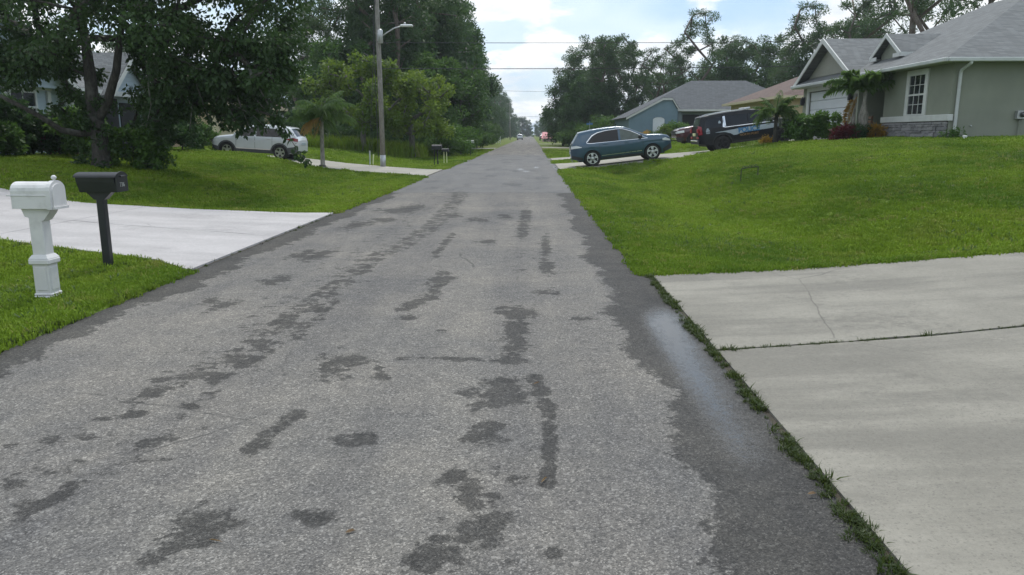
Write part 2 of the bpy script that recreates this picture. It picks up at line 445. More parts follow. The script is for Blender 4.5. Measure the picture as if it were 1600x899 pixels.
c = t.mix(.35, c, t.mix(t.noise(p, 5, 5), (.10, .10, .11), (.40, .39, .38)))
b = t.bsdf(Base_Color=c, Roughness=.9); t.l.new(t.bump(t.noise(p, 6, 6, .7), .7, .05), b.inputs['Normal'])
M['stone'] = t.m
M['bark_dark'] = bark_mat('dark_bark', (.032, .029, .025), (.085, .076, .066))
M['bark_grey'] = bark_mat('grey_bark', (.085, .080, .072), (.20, .19, .17))
M['bark_pine'] = bark_mat('pine_bark', (.075, .056, .045), (.17, .135, .11))
M['bark_palm'] = bark_mat('palm_bark', (.16, .15, .13), (.34, .32, .28))
M['leaf_near'] = leaf_mat('dark_glossy_leaves', (0.014, 0.036, 0.012), (0.056, 0.105, 0.028), .22, .5)
M['leaf_vine'] = leaf_mat('vine_leaves', (0.034, 0.085, 0.014), (0.105, 0.195, 0.034), .3)
M['leaf_lime'] = leaf_mat('yellow_green_leaves', (.036, .088, .012), (.160, .228, .030), .35)
M['leaf_mid'] = leaf_mat('mid_green_leaves', (0.026, 0.07, 0.014), (0.088, 0.165, 0.032), .28)
M['leaf_dark'] = leaf_mat('deep_green_leaves', (0.018, 0.05, 0.014), (0.062, 0.125, 0.032), .24)
M['leaf_pine'] = leaf_mat('pine_needles', (0.024, 0.058, 0.02), (0.08, 0.14, 0.044), .24)
M['leaf_palm'] = leaf_mat('palm_leaflets', (0.036, 0.082, 0.02), (0.115, 0.19, 0.048), .3)
M['leaf_dead'] = leaf_mat('yellowed_frond', (.20, .11, .025), (.36, .24, .07), .3)
M['leaf_red'] = leaf_mat('red_leaves', (0.05, 0.014, 0.014), (0.17, 0.03, 0.035), .3)
M['leaf_gold'] = leaf_mat('yellow_orange_leaves', (.22, .12, .02), (.48, .30, .04), .3)
M['leaf_hedge'] = leaf_mat('hedge_leaves', (0.026, 0.075, 0.012), (0.105, 0.2, 0.036), .28, .42)
M['leaf_fallen'] = leaf_mat('fallen_leaf', (.16, .10, .05), (.30, .20, .09), .1)

# ------------------------------------------------------------------ mesh helpers
def tag(o, label=None, cat=None, group=None, kind=None):
    for k, v in (('label', label), ('category', cat), ('group', group), ('kind', kind)):
        if v: o[k] = v
    return o
def empty(name, loc, rz=0, label=None, cat=None, group=None, ry=0):
    o = bpy.data.objects.new(name, None)
    o.empty_display_size = .2
    o.location = loc; o.rotation_euler = (0, ry, rz); COL.objects.link(o)
    return tag(o, label, cat, group)
def link_mesh(name, me, mat, parent=None, smooth=False):
    o = bpy.data.objects.new(name, me); COL.objects.link(o)
    if mat: me.materials.append(M[mat] if isinstance(mat, str) else mat)
    if parent: o.parent = parent
    if smooth and len(me.polygons): me.polygons.foreach_set('use_smooth', [True] * len(me.polygons))
    return o
class MB:
    """collects geometry; origin is subtracted at build time so world coordinates may be used"""
    def __init__(s, org=(0, 0, 0)): s.v, s.f, s.o = [], [], org
    def add(s, vs, fs):
        b = len(s.v); s.v += [tuple(v) for v in vs]; s.f += [tuple(i + b for i in f) for f in fs]; return s
    def box(s, x0, x1, y0, y1, z0, z1):
        return s.add([(x, y, z) for z in (z0, z1) for y in (y0, y1) for x in (x0, x1)],
                     [(0,2,3,1),(4,5,7,6),(0,1,5,4),(2,6,7,3),(0,4,6,2),(1,3,7,5)])
    def bbox(s, x0, x1, y0, y1, z0, z1, b=.01):
        """box with chamfered edges"""
        X, Y, Z = (x0, x1), (y0, y1), (z0, z1); v = []; idx = {}
        for i in (0, 1):
            for j in (0, 1):
                for k in (0, 1):
                    sx, sy, sz = 1 - 2 * i, 1 - 2 * j, 1 - 2 * k
                    for a in range(3):
                        q = [X[i] + sx * b, Y[j] + sy * b, Z[k] + sz * b]
                        q[a] = (X[i], Y[j], Z[k])[a]
                        idx[i, j, k, a] = len(v); v.append(q)
        f = []
        for a in range(3):
            o1, o2 = [(1, 2), (0, 2), (0, 1)][a]
            for e in (0, 1):
                c = []
                for (p_, q_) in ((0,0),(1,0),(1,1),(0,1)):
                    k = [0, 0, 0]; k[a] = e; k[o1] = p_; k[o2] = q_; c.append(idx[k[0], k[1], k[2], a])
                f.append(c)
            for p_ in (0, 1):
                for q_ in (0, 1):
                    k0 = [0, 0, 0]; k0[o1] = p_; k0[o2] = q_; k1 = list(k0); k1[a] = 1
                    f.append([idx[(*k0, o1)], idx[(*k1, o1)], idx[(*k1, o2)], idx[(*k0, o2)]])
        for i in (0, 1):
            for j in (0, 1):
                for k in (0, 1): f.append([idx[i, j, k, 0], idx[i, j, k, 1], idx[i, j, k, 2]])
        return s.add(v, f)
    def prism(s, poly, d):
        """closed prism: polygon of 3-D points swept by vector d"""
        n = len(poly); d = Vector(d)
        vs = [Vector(p) for p in poly] + [Vector(p) + d for p in poly]
        return s.add(vs, [tuple(range(n))[::-1], tuple(range(n, 2 * n))] + [(i, (i + 1) % n, (i + 1) % n + n, i + n) for i in range(n)])
    def tube(s, pts, rads, n=8, cap=True):
        pts = [Vector(p) for p in pts]
        if isinstance(rads, (int, float)): rads = [rads] * len(pts)
        rings = []; ref = None
        for i, p in enumerate(pts):
            d = (pts[min(i + 1, len(pts) - 1)] - pts[max(i - 1, 0)])
            d = d.normalized() if d.length > 1e-9 else Vector((0, 0, 1))
            if ref is None:
                ref = d.orthogonal().normalized()
            else:
                ref = (ref - d * ref.dot(d)); ref = ref.normalized() if ref.length > 1e-6 else d.orthogonal().normalized()
            bi = d.cross(ref)
            rings.append([p + (ref * math.cos(2 * PI * k / n) + bi * math.sin(2 * PI * k / n)) * rads[i] for k in range(n)])
        vs = [v for r in rings for v in r]
        fs = [(i * n + k, i * n + (k + 1) % n, (i + 1) * n + (k + 1) % n, (i + 1) * n + k) for i in range(len(pts) - 1) for k in range(n)]
        if cap: fs += [tuple(range(n))[::-1], tuple(range((len(pts) - 1) * n, len(pts) * n))]
        return s.add(vs, fs)
    def lathe(s, c, prof_, n=24, axis='z', cap=True):
        """prof_: (radius, height) pairs"""
        vs = []
        for r, h in prof_:
            for k in range(n):
                a = 2 * PI * k / n; u, w = r * math.cos(a), r * math.sin(a)
                vs.append((c[0] + u, c[1] + w, c[2] + h) if axis == 'z' else (c[0] + u, c[1] + h, c[2] + w))
        m = len(prof_)
        fs = [(i * n + k, i * n + (k + 1) % n, (i + 1) * n + (k + 1) % n, (i + 1) * n + k) for i in range(m - 1) for k in range(n)]
        if cap: fs += [tuple(range(n))[::-1], tuple(range((m - 1) * n, m * n))]
        return s.add(vs, fs)
    def mesh(s, name):
        me = bpy.data.meshes.new(name); o = s.o
        me.from_pydata([(v[0] - o[0], v[1] - o[1], v[2] - o[2]) for v in s.v], [], s.f); me.update(); return me
    def build(s, name, mat, parent=None, smooth=False):
        return link_mesh(name, s.mesh(name), mat, parent, smooth)
def np_mesh(name, verts, faces, attrs=None, quad=True):
    """fast mesh from numpy arrays"""
    me = bpy.data.meshes.new(name)
    k = faces.shape[1]
    me.vertices.add(len(verts)); me.vertices.foreach_set('co', verts.astype(np.float32).ravel())
    me.loops.add(faces.size); me.loops.foreach_set('vertex_index', faces.astype(np.int32).ravel())
    me.polygons.add(len(faces)); me.polygons.foreach_set('loop_start', np.arange(0, faces.size, k, dtype=np.int32))
    for an, av in (attrs or {}).items():
        a = me.attributes.new(an, 'FLOAT', 'POINT'); a.data.foreach_set('value', av.astype(np.float32))
    me.update(); me.validate()
    return me
def grid_faces(nx, ny):
    i, j = np.meshgrid(np.arange(nx - 1), np.arange(ny - 1), indexing='ij')
    a = (i * ny + j).ravel(); return np.stack([a, a + ny, a + ny + 1, a + 1], 1)
def copy_tree(o, parent=None):
    c = o.copy(); COL.objects.link(c)
    if parent: c.parent = parent
    for ch in list(o.children): copy_tree(ch, c)
    return c

# ------------------------------------------------------------------ ground, road, driveways
def axis(parts):
    out = []
    for a, b, st in parts: out += list(np.arange(a, b, st))
    return np.array(sorted(set(np.round(out, 4))))
gx = axis([(-1500,-400,220),(-400,-100,40),(-100,-40,8),(-40,-20,1.6),(-20,-4.5,.4),(20,40,1.6),(40,100,8),(100,400,40),(400,1501,220)]
          + [(1.7,20,.4)])
gx = np.array(sorted(set(list(gx) + [-4.3, -4.1, -4.0, -1.4, 1.2, 1.3, 1.5])))
gy = axis([(-60,-8,6),(-8,55,.4),(55,120,2),(120,400,14),(400,3000,200)])
XX, YY = np.meshgrid(gx, gy, indexing='ij')
ZZ = H(XX, YY)
ZZ = np.where((XX > -4.05) & (XX < 1.25), -.06, ZZ)
# the turf sits a little under the slabs
ZZ = np.where(drive_dist(XX, YY) <= 0, ZZ - .045, ZZ)
me = np_mesh('ground', np.stack([XX, YY, ZZ], -1).reshape(-1, 3), grid_faces(len(gx), len(gy)))
tag(link_mesh('ground', me, 'turf', smooth=True), kind='structure')

# --- road sheet with the damp patches traced on it
rx = np.linspace(-4.18, 1.41, 187)
ry = [-3.0, -1, 0.5, 1.5]
while ry[-1] < 24: ry.append(ry[-1] + max(.02, ry[-1] * .0115))
while ry[-1] < 900: ry.append(ry[-1] * 1.06)
ry = np.array(ry)
XX, YY = np.meshgrid(rx, ry, indexing='ij')
# ragged pavement edge
ed = .035 * np.sin(YY * 2.1) + .03 * np.sin(YY * 5.3 + 1) + .02 * np.sin(YY * 13 + 2)
lat = np.clip(np.abs((XX + 1.4) / 2.76), 0, 1) ** 8 * np.where(XX > 0, .3, 1)
XR = XX + np.sign(XX + 1.4) * ed * lat
ZR = .004 + .012 * np.clip(1 - ((XX + 1.4) / 2.76) ** 2, 0, 1)
PX, PY = project(XX, YY, np.zeros_like(XX))
damp = np.zeros_like(XX); pud = np.zeros_like(XX)
def blob(cx, cy, rx_, ry_, ang=0, fld=None):
    c, s = math.cos(math.radians(ang)), math.sin(math.radians(ang))
    u = ((PX - cx) * c + (PY - cy) * s) / rx_; v = (-(PX - cx) * s + (PY - cy) * c) / ry_
    return np.clip(.5 + .34 * (1 - np.sqrt(u * u + v * v)), 0, .72) * (YY > .5)
def stroke(pts, wx, wy=None, cap=.64):
    out = np.zeros_like(XX); wy = wy or wx * .55
    for (a, b), (c, d) in zip(pts[:-1], pts[1:]):
        n = max(2, int(math.hypot((c - a) / wx, (d - b) / wy) / .7))
        for k in range(n + 1):
            out = np.maximum(out, blob(a + (c - a) * k / n, b + (d - b) * k / n, wx, wy))
    out = np.minimum(out, cap)
    return out
for e in [(535,573,42,18,-15),(560,689,31,13,0),(316,827,62,22,-14),(480,811,40,13,0),(105,769,34,13,-28),(83,691,24,8,0),
          (128,686,16,6,0),(125,725,20,7,0),(55,733,16,6,0),(777,619,46,22,-8),(769,666,21,10,0),(766,694,44,12,4),(866,872,14,9,0),
          (508,808,12,9,0),(853,387,8,17,0),(856,419,12,12,0),(852,459,22,5,0),(637,328,26,6,-8),(690,440,24,7,-10),(620,330,30,4,0),
          (595,587,14,8,20),(640,500,14,5,0),(350,480,24,6,-14),(430,440,26,6,-12),(500,400,30,6,-12),(330,474,20,5,0),(470,400,22,5,-10),
          (560,352,26,5,-10),(600,345,20,4,0),(705,338,16,4,0),(745,345,14,4,0),(760,380,14,3,0),(790,340,10,4,0),(215,650,22,6,-10),
          (160,660,20,5,0),(300,640,20,5,0),(260,690,18,5,0),(30,760,22,7,0),(20,700,16,5,0),(900,500,20,4,0),(690,520,10,4,0)]:
    damp = np.maximum(damp, blob(*e))
for pts, w in [([(466,650),(433,672),(388,714)],13),([(290,845),(233,883)],16),([(95,778),(28,813)],12),
               ([(239,616),(311,583),(377,561),(411,530)],20),([(377,555),(430,515),(480,480),(533,445),(572,411)],15),
               ([(330,600),(400,560),(470,520),(520,470)],11),
               ([(808,500),(800,566)],18),([(622,564),(700,563),(778,566)],4),([(833,594),(855,638),(858,664),(861,705),(852,760)],12),
               ([(722,750),(744,783),(772,816),(744,855)],32),([(744,850),(667,866),(650,894)],26),
               ([(694,433),(672,467),(628,486)],11),([(822,334),(816,369)],9),([(706,369),(681,400)],6),
               ([(719,306),(675,356),(628,387),(569,412)],11),([(790,488),(830,492)],14),([(720,690),(800,692)],6)]:
    damp = np.maximum(damp, stroke(pts, w, cap=.55 if pts[0][0] < 400 and pts[-1][0] > 400 or pts[0][0] in (239, 377, 719) else .64))
# damp gutters along both edges
wv = .07 * np.sin(YY * 1.7) + .05 * np.sin(YY * 4.1 + 1) + .03 * np.sin(YY * 9.7)
damp = np.maximum(damp, np.clip(.5 + (XX - (.80 + wv)) * 3.4, 0, 1) * (YY < 21.7))
damp = np.maximum(damp, np.clip(.5 + ((-3.72 + wv) - XX) * 2.6, 0, 1) * (YY < 21.7))
damp = np.maximum(damp, .36 * np.exp(-((XX + 2.3) / .8) ** 2) * (YY < 21.6)); damp = np.maximum(damp, .33 * np.exp(-((XX + .15) / .45) ** 2) * (YY < 21.6))        # the wheel track holds more water
def pblob(cx, cy, rx_, ry_, ang=0):
    c, s = math.cos(math.radians(ang)), math.sin(math.radians(ang))
    u = ((PX - cx) * c + (PY - cy) * s) / rx_; v = (-(PX - cx) * s + (PY - cy) * c) / ry_
    return np.clip(1 - .5 * np.sqrt(u * u + v * v), 0, 1) * (YY > .5)
# standing water film by the driveway and small far pools
for k in range(24):
    f_ = k / 23; cx_ = 1038 + 125 * f_; cy_ = 505 + 205 * f_
    pud = np.maximum(pud, (1.05 - .55 * f_) * pblob(cx_, cy_, 30 + 8 * f_, 18 + 10 * f_))
pud *= np.clip((XX - .86) * 5, 0, 1)
for e in [(822,269,7,.9),(829,274,6,.7),(813,265,6,.7),(838,262,5,.5),(800,264,5,.5),(846,266,4,.5),(806,271,4,.5),(790,268,4,.4),(825,264,4,.4),(868,262,4,1.6),(861,256,3,1.2),(872,266,3,1.4)]:
    pud = np.maximum(pud, .95 * pblob(e[0], e[1], e[2] * .8, e[3] * .8))
me = np_mesh('road', np.stack([XR, YY, ZR], -1).reshape(-1, 3), grid_faces(len(rx), len(ry)),
             {'damp': damp.ravel(), 'puddle': pud.ravel()})
tag(link_mesh('road', me, 'asphalt', smooth=True), kind='structure')

def slab(x0, x1, yn, yf, mat, parent, lift=.03, ny=14, seed=0, name='concrete_slab'):
    """one cast slab following the terrain; yn / yf are functions of x"""
    nx = max(4, int(abs(x1 - x0) / .3)); r = np.random.default_rng(seed)
    xs = np.linspace(x0, x1, nx)
    V = np.zeros((nx, ny, 3))
    for i, x in enumerate(xs):
        a, b_ = yn(x), yf(x)
        ys = np.linspace(a, b_, ny); V[i, :, 0] = x; V[i, :, 1] = ys
    V[..., 2] = H(V[..., 0], V[..., 1]) + lift
    V[:, 0, 1] += r.normal(0, .008, nx); V[:, -1, 1] += r.normal(0, .008, nx)
    mb = MB()
    top = [tuple(v) for v in V.reshape(-1, 3)]
    bot = [(v[0], v[1], v[2] - .11) for v in top]
    f = [tuple(q) for q in grid_faces(nx, ny)]
    n = nx * ny
    f2 = [tuple(i + n for i in q[::-1]) for q in f]
    rim = [i * ny for i in range(nx)] + [(nx - 1) * ny + j for j in range(1, ny)] + [i * ny + ny - 1 for i in range(nx - 2, -1, -1)] + [j for j in range(ny - 2, 0, -1)]
    sd_ = [(rim[k], rim[(k + 1) % len(rim)], rim[(k + 1) % len(rim)] + n, rim[k] + n) for k in range(len(rim))]
    mb.add(top + bot, f + f2 + sd_)
    return mb.build(name, mat, parent)
def soil_bed(name, x0, x1, yn, yf, lift=.006, mat='soil', parent=None):
    nx, ny = max(6, int(abs(x1 - x0) / .35)), 24
    xs = np.linspace(x0, x1, nx); V = np.zeros((nx, ny, 3))
    for i, x in enumerate(xs):
        V[i, :, 0] = x; V[i, :, 1] = np.linspace(yn(x), yf(x), ny)
    V[..., 2] = H(V[..., 0], V[..., 1]) + lift
    return link_mesh(name, np_mesh(name, V.reshape(-1, 3), grid_faces(nx, ny)), mat, parent)
def edge(d, which):
    return lambda x: float(prof(d[which], (x - RR) if d['s'] > 0 else (RL - x)))
# near right drive: soil in the joints, slabs as pieces
d = DRIVES[0]
bed = tag(soil_bed('driveway', RR + .06, 17.3, lambda x: -5.9, lambda x: edge(d, 'far')(x) - .05, lift=-.006), kind='structure')
ROWS = [(-6, .9), (.93, 5.62), (5.66, 8.8)]
for i, (xa, xb) in enumerate([(1.445, 5.9), (5.93, 11.5), (11.53, 17.2)]):
    for j, (a, b_) in enumerate(ROWS):
        k = .035
        slab(xa, xb, (lambda x, a=a: a + .10 * (x - 1.4) if a > 5 else a), (lambda x, b_=b_: b_ + .10 * (x - 1.4) if 5 < b_ < 6 else b_), 'concrete', bed, lift=.008, seed=i * 5 + j)
d = DRIVES[1]
bed = tag(soil_bed('driveway', RR + .03, 15.4, edge(d, 'near'), edge(d, 'far')), kind='structure')
for i, (xa, xb) in enumerate([(1.34, 4.6), (4.62, 8.0), (8.02, 11.6), (11.62, 15.42)]):
    slab(xa, xb, edge(d, 'near'), lambda x: 39.18, 'concrete_far', bed, seed=20 + i)
    slab(xa, xb, lambda x: 39.2, edge(d, 'far'), 'concrete_far', bed, seed=30 + i)
d = DRIVES[2]
bed = tag(soil_bed('driveway', RR + .03, 15.7, edge(d, 'near'), edge(d, 'far')), kind='structure')
for i, (xa, xb) in enumerate([(1.34, 5.9), (5.92, 10.5), (10.52, 15.7)]):
    slab(xa, xb, edge(d, 'near'), edge(d, 'far'), 'concrete_far', bed, seed=40 + i)
d = DRIVES[3]
bed = tag(soil_bed('driveway', RL - .03, -18.2, edge(d, 'near'), edge(d, 'far')), kind='structure')
mid = lambda x: .55 * edge(DRIVES[3], 'near')(x) + .45 * edge(DRIVES[3], 'far')(x)
for i, (xa, xb) in enumerate([(-4.16, -8.0), (-8.015, -12.4), (-12.415, -18.2)]):
    slab(xa, xb, edge(d, 'near'), mid, 'concrete_pale', bed, seed=50 + i)
    slab(xa, xb, lambda x: mid(x) + .012, edge(d, 'far'), 'concrete_pale', bed, seed=60 + i)
d = DRIVES[4]
bed = tag(soil_bed('driveway', RL - .03, -17.0, edge(d, 'near'), edge(d, 'far')), kind='structure')
for i, (xa, xb) in enumerate([(-4.16, -8.6), (-8.62, -13.2), (-13.22, -17.0)]):
    slab(xa, xb, edge(d, 'near'), edge(d, 'far'), 'concrete_far', bed, seed=70 + i)
# the side street beyond the blue house and two far dirt drives
def strip(name, x0, x1, y0, y1, mat, lift):
    xs = np.linspace(x0, x1, 40); ys = np.linspace(y0, y1, 6)
    A, B = np.meshgrid(xs, ys, indexing='ij')
    Z = H(A, B) + lift
    return tag(link_mesh(name, np_mesh(name, np.stack([A, B, Z], -1).reshape(-1, 3), grid_faces(40, 6)), mat), kind='structure')
strip('side_street', 1.32, 70, 93, 99, 'concrete_far', .03)
strip('far_driveway', 1.32, 20, 128, 133, 'concrete_far', .03)
strip('side_street', -60, -4.12, 86, 92, 'concrete_far', .03)

# ------------------------------------------------------------------ houses
def hip_roof(mb, x0, x1, y0, y1, ze, sl, th=.10):
    w, d_ = x1 - x0, y1 - y0; h = min(w, d_) / 2
    if d_ >= w: a, b_ = ((x0 + x1) / 2, y0 + h), ((x0 + x1) / 2, y1 - h)
    else: a, b_ = (x0 + h, (y0 + y1) / 2), (x1 - h, (y0 + y1) / 2)
    zr = ze + sl * h
    vs = [(x0,y0,ze),(x1,y0,ze),(x1,y1,ze),(x0,y1,ze),(*a,zr),(*b_,zr)]
    if d_ >= w: fs = [(0,1,4),(1,2,5,4),(2,3,5),(3,0,4,5)]
    else: fs = [(0,1,5,4),(1,2,5),(2,3,4,5),(3,0,4)]
    mb.add(vs + [(v[0], v[1], v[2] - th) for v in vs[:4]], fs + [(0,6,7,1),(1,7,8,2),(2,8,9,3),(3,9,6,0),(6,9,8,7)])
    return a, b_, zr
def window(house, org, plane, u0, u1, z0, z1, cols, rows, out, frame='trim', fw=.07, depth=.05, glass='glass', sash=True):
    """window on a wall; plane ('x', X) or ('y', Y); out = -1/+1 outward direction. One frame, single panes inside it"""
    ax, pl = plane
    def bx(mb, ua, ub, za, zb, d0, d1):
        lo, hi = sorted((pl + out * d0, pl + out * d1))
        return mb.box(lo, hi, ua, ub, za, zb) if ax == 'x' else mb.box(ua, ub, lo, hi, za, zb)
    mb = MB(org)
    bx(mb, u0, u0 + fw, z0, z1, 0, depth); bx(mb, u1 - fw, u1, z0, z1, 0, depth)
    bx(mb, u0 + fw, u1 - fw, z0, z0 + fw, 0, depth); bx(mb, u0 + fw, u1 - fw, z1 - fw, z1, 0, depth)
    iu0, iu1, iz0, iz1 = u0 + fw, u1 - fw, z0 + fw, z1 - fw
    mw = .022
    us = np.linspace(iu0, iu1, cols + 1); zs = np.linspace(iz0, iz1, rows + 1)
    for u in us[1:-1]: bx(mb, u - mw / 2, u + mw / 2, iz0, iz1, 0, depth * .6)
    for k, z in enumerate(zs[1:-1]):
        h = .035 if (sash and k + 1 == rows // 2) else mw / 2
        bx(mb, iu0, iu1, z - h, z + h, 0, depth * (.9 if h > .03 else .55))
    fr = mb.build('window', frame, house)
    for i in range(cols):
        for j in range(rows):
            g = MB(org); bx(g, us[i] + .006, us[i + 1] - .006, zs[j] + .006, zs[j + 1] - .006, .004, .014)
            g.build('pane', glass, fr)
    return fr
unit_stones = []
for k in range(5):
    r = random.Random(k); mb = MB().bbox(-.5, .5, -.5, .5, -.5, .5, .13)
    mb.v = [tuple(c + r.uniform(-.07, .07) for c in v) for v in mb.v]
    me = mb.mesh('stone'); me.materials.append(M['stone']); unit_stones.append(me)

# --- sage stucco house (right)
HX, HY, HZ = 14.92, 28.0, 1.42
O = (HX, HY, HZ)
EZ = 4.28
XB = HX + 12.1                                               # back wall
house = empty('stucco_house', O, label='sage green stucco house with grey shingle roof, white garage door and stone skirt', cat='house')
wl_ = MB(O)
wl_.box(HX, HX + 2.6, 28.0, 33.2, 1.15, EZ)                 # window bay
wl_.box(HX + 2.6, XB, 28.003, 42.98, 1.15, EZ)               # main body
wl_.build('wall', 'stucco', house)
gw = MB(O)                                                   # garage front with its door opening
gw.box(HX, HX + .25, 35.8, 36.95, 1.15, EZ); gw.box(HX, HX + .25, 42.2, 43.0, 1.15, EZ)
gw.box(HX, HX + .25, 36.95, 42.2, 3.84, EZ)
gw.box(HX + .25, HX + 2.6, 35.8, 36.0, 1.15, EZ); gw.box(HX + .25, HX + 2.6, 42.8, 43.0, 1.15, EZ)
gw.build('garage_wall', 'stucco', house)
GC = 39.35                                                   # garage gable centre line
MB(O).prism([(HX + .02, GC - 3.6, EZ), (HX + .02, GC + 3.6, EZ), (HX + .02, GC, EZ + 1.86)], (.2, 0, 0)).build('gable_wall', 'stucco', house)
tr = MB(O)
tr.box(HX - .03, HX + .05, 36.78, 37.0, 1.6, 3.86); tr.box(HX - .03, HX + .05, 42.15, 42.4, 1.6, 3.86); tr.box(HX - .03, HX + .05, 36.78, 42.4, 3.86, 4.06)
tr.build('garage_trim', 'trim', house)
gd = MB(O).box(HX + .16, HX + .19, 36.96, 42.19, 1.5, 3.83).build('garage_door', 'garage_white', house)
for k in range(5):
    z0 = 1.50 + k * .466
    MB(O).bbox(HX + .11, HX + .165, 37.0, 42.15, z0 + .014, z0 + .456, .02).build('panel', 'garage_white', gd)
for yy_ in (36.45, 42.75):
    l = MB(O); l.bbox(HX - .22, HX - .04, yy_ - .09, yy_ + .09, 3.18, 3.52, .02); l.tube([(HX - .13, yy_, 3.50), (HX - .13, yy_, 3.64)], [.10, .02], 8); l.box(HX - .06, HX - .002, yy_ - .06, yy_ + .06, 3.3, 3.62)
    l.build('lantern', 'lantern', house)
# roof: main hip, garage gable, entry gable
rf = MB(O)
hip_roof(rf, HX - .5, XB + .5, 27.55, 43.45, EZ, .494)
roof = rf.build('roof', 'shingle_grey', house)
g = MB(O)
gz = EZ + 2.0; gx0 = HX - .5
for s in (-1, 1):
    ye = GC + s * 3.85
    g.prism([(gx0, ye, EZ - .02), (gx0, GC, gz), (gx0 + 4.3, GC, gz), (gx0 + .5, ye, EZ - .02)], (0, 0, -.11))
g.build('garage_gable_roof', 'shingle_grey', house)
g = MB(O)
for s in (-1, 1):                                             # rake boards
    ye = GC + s * 3.92
    g.prism([(gx0 - .04, ye, EZ - .05), (gx0 - .04, GC, gz + .03), (gx0 - .04, GC, gz - .22), (gx0 - .04, ye, EZ - .27)], (.05, 0, 0))
g.build('rake_board', 'trim', house)
g = MB(O)
g.prism([(gx0 - .02, GC - 3.8, EZ - .05), (gx0 - .02, GC + 3.8, EZ - .05), (HX + .02, GC + 3.8, EZ + .2), (HX + .02, GC - 3.8, EZ + .2)], (0, 0, -.10))
g.build('pent_roof', 'shingle_grey', house)
MB(O).prism([(HX - .015, GC - 2.9, EZ + .28), (HX - .015, GC + 2.9, EZ + .28), (HX - .015, GC, EZ + 1.76)], (.03, 0, 0)).build('gable_panel', 'stucco_light', house)
gu = MB(O); gu.bbox(gx0 - .16, gx0 - .03, GC - 3.9, GC + 3.92, EZ - .20, EZ - .06, .02); gu.build('gutter', 'gutter', house)
gu = MB(O); gu.bbox(HX - .63, HX - .505, 27.45, GC - 3.91, EZ - .16, EZ - .02, .02); gu.build('gutter', 'gutter', house)
gu = MB(O); gu.bbox(HX - .50, XB + .6, 27.43, 27.545, EZ - .16, EZ - .02, .02); gu.build('gutter', 'gutter', house)
sf = MB(O)
sf.box(HX - .5, HX - .003, 27.55, 35.45, EZ - .14, EZ - .11); sf.box(HX, XB + .4, 27.56, 27.998, EZ - .143, EZ - .113); sf.box(gx0 - .02, HX - .003, GC - 3.85, GC + 3.8, EZ - .22, EZ - .18)
sf.build('soffit', 'gutter', house)
e = MB(O)
ex, ez, er = HX + .62, 5.10, 5.90
e.box(ex + .12, ex + 2.2, 33.45, 35.55, 4.4, ez); e.prism([(ex + .12, 33.45, ez), (ex + .12, 35.55, ez), (ex + .12, 34.5, er - .12)], (.1, 0, 0))
e.build('entry_gable_wall', 'stucco', house)
e = MB(O)
for s in (-1, 1): e.prism([(ex - .2, 34.5 + s * 1.4, ez - .06), (ex - .2, 34.5, er), (ex + 2.9, 34.5, er), (ex + 1.4, 34.5 + s * 1.4, ez - .06)], (0, 0, -.07))
e.build('entry_gable_roof', 'shingle_grey', house)
e = MB(O)
for s in (-1, 1):
    e.prism([(ex - .24, 34.5 + s * 1.45, ez - .08), (ex - .24, 34.5, er + .02), (ex - .24, 34.5, er - .16), (ex - .24, 34.5 + s * 1.45, ez - .26)], (.04, 0, 0))
    e.box(ex - .2, ex + 1.15, 34.5 + s * 1.43 - .03, 34.5 + s * 1.43 + .03, ez - .26, ez - .08)
    lo, hi = sorted((34.5 + s * 1.4, 34.5 + s * .8)); e.box(ex - .23, ex - .195, lo, hi, ez - .26, ez - .10)
e.build('entry_gable_trim', 'trim', house)
# window with surround, white band, stone skirt
wt = MB(O)
wt.box(HX - .05, HX + .01, 29.65, 29.82, 2.36, 4.08); wt.box(HX - .05, HX + .01, 31.12, 31.30, 2.36, 4.08); wt.box(HX - .05, HX + .01, 29.82, 31.12, 3.93, 4.08)
wt.build('window_surround', 'trim', house)
window(house, O, ('x', HX), 29.82, 31.12, 2.36, 3.93, 3, 4, -1, fw=.055)
bd = MB(O); bd.bbox(HX - .07, HX + .01, 28.0, 33.26, 2.12, 2.35, .015); bd.bbox(HX - .07, HX + .12, 27.93, 27.998, 2.12, 2.35, .015)
bd.build('band', 'trim', house)
sk = MB(O).box(HX - .02, HX - .001, 28.01, 33.2, 1.2, 2.115).build('stone_skirt', 'soil', house)
rs = random.Random(3); z = 1.33
while z < 2.08:
    h = min(rs.choice([.085, .11, .14]), 2.11 - z); y = 28.0
    while y < 33.18:
        w = min(rs.uniform(.16, .46), 33.22 - y)
        o = bpy.data.objects.new('stone', rs.choice(unit_stones)); COL.objects.link(o); o.parent = sk
        dp = rs.uniform(.05, .09)
        o.location = (-.02 - dp / 2 + .01, y + w / 2 - HY, z + h / 2 - HZ); o.scale = (dp, w - .012, h - .01)
        y += w
    z += h
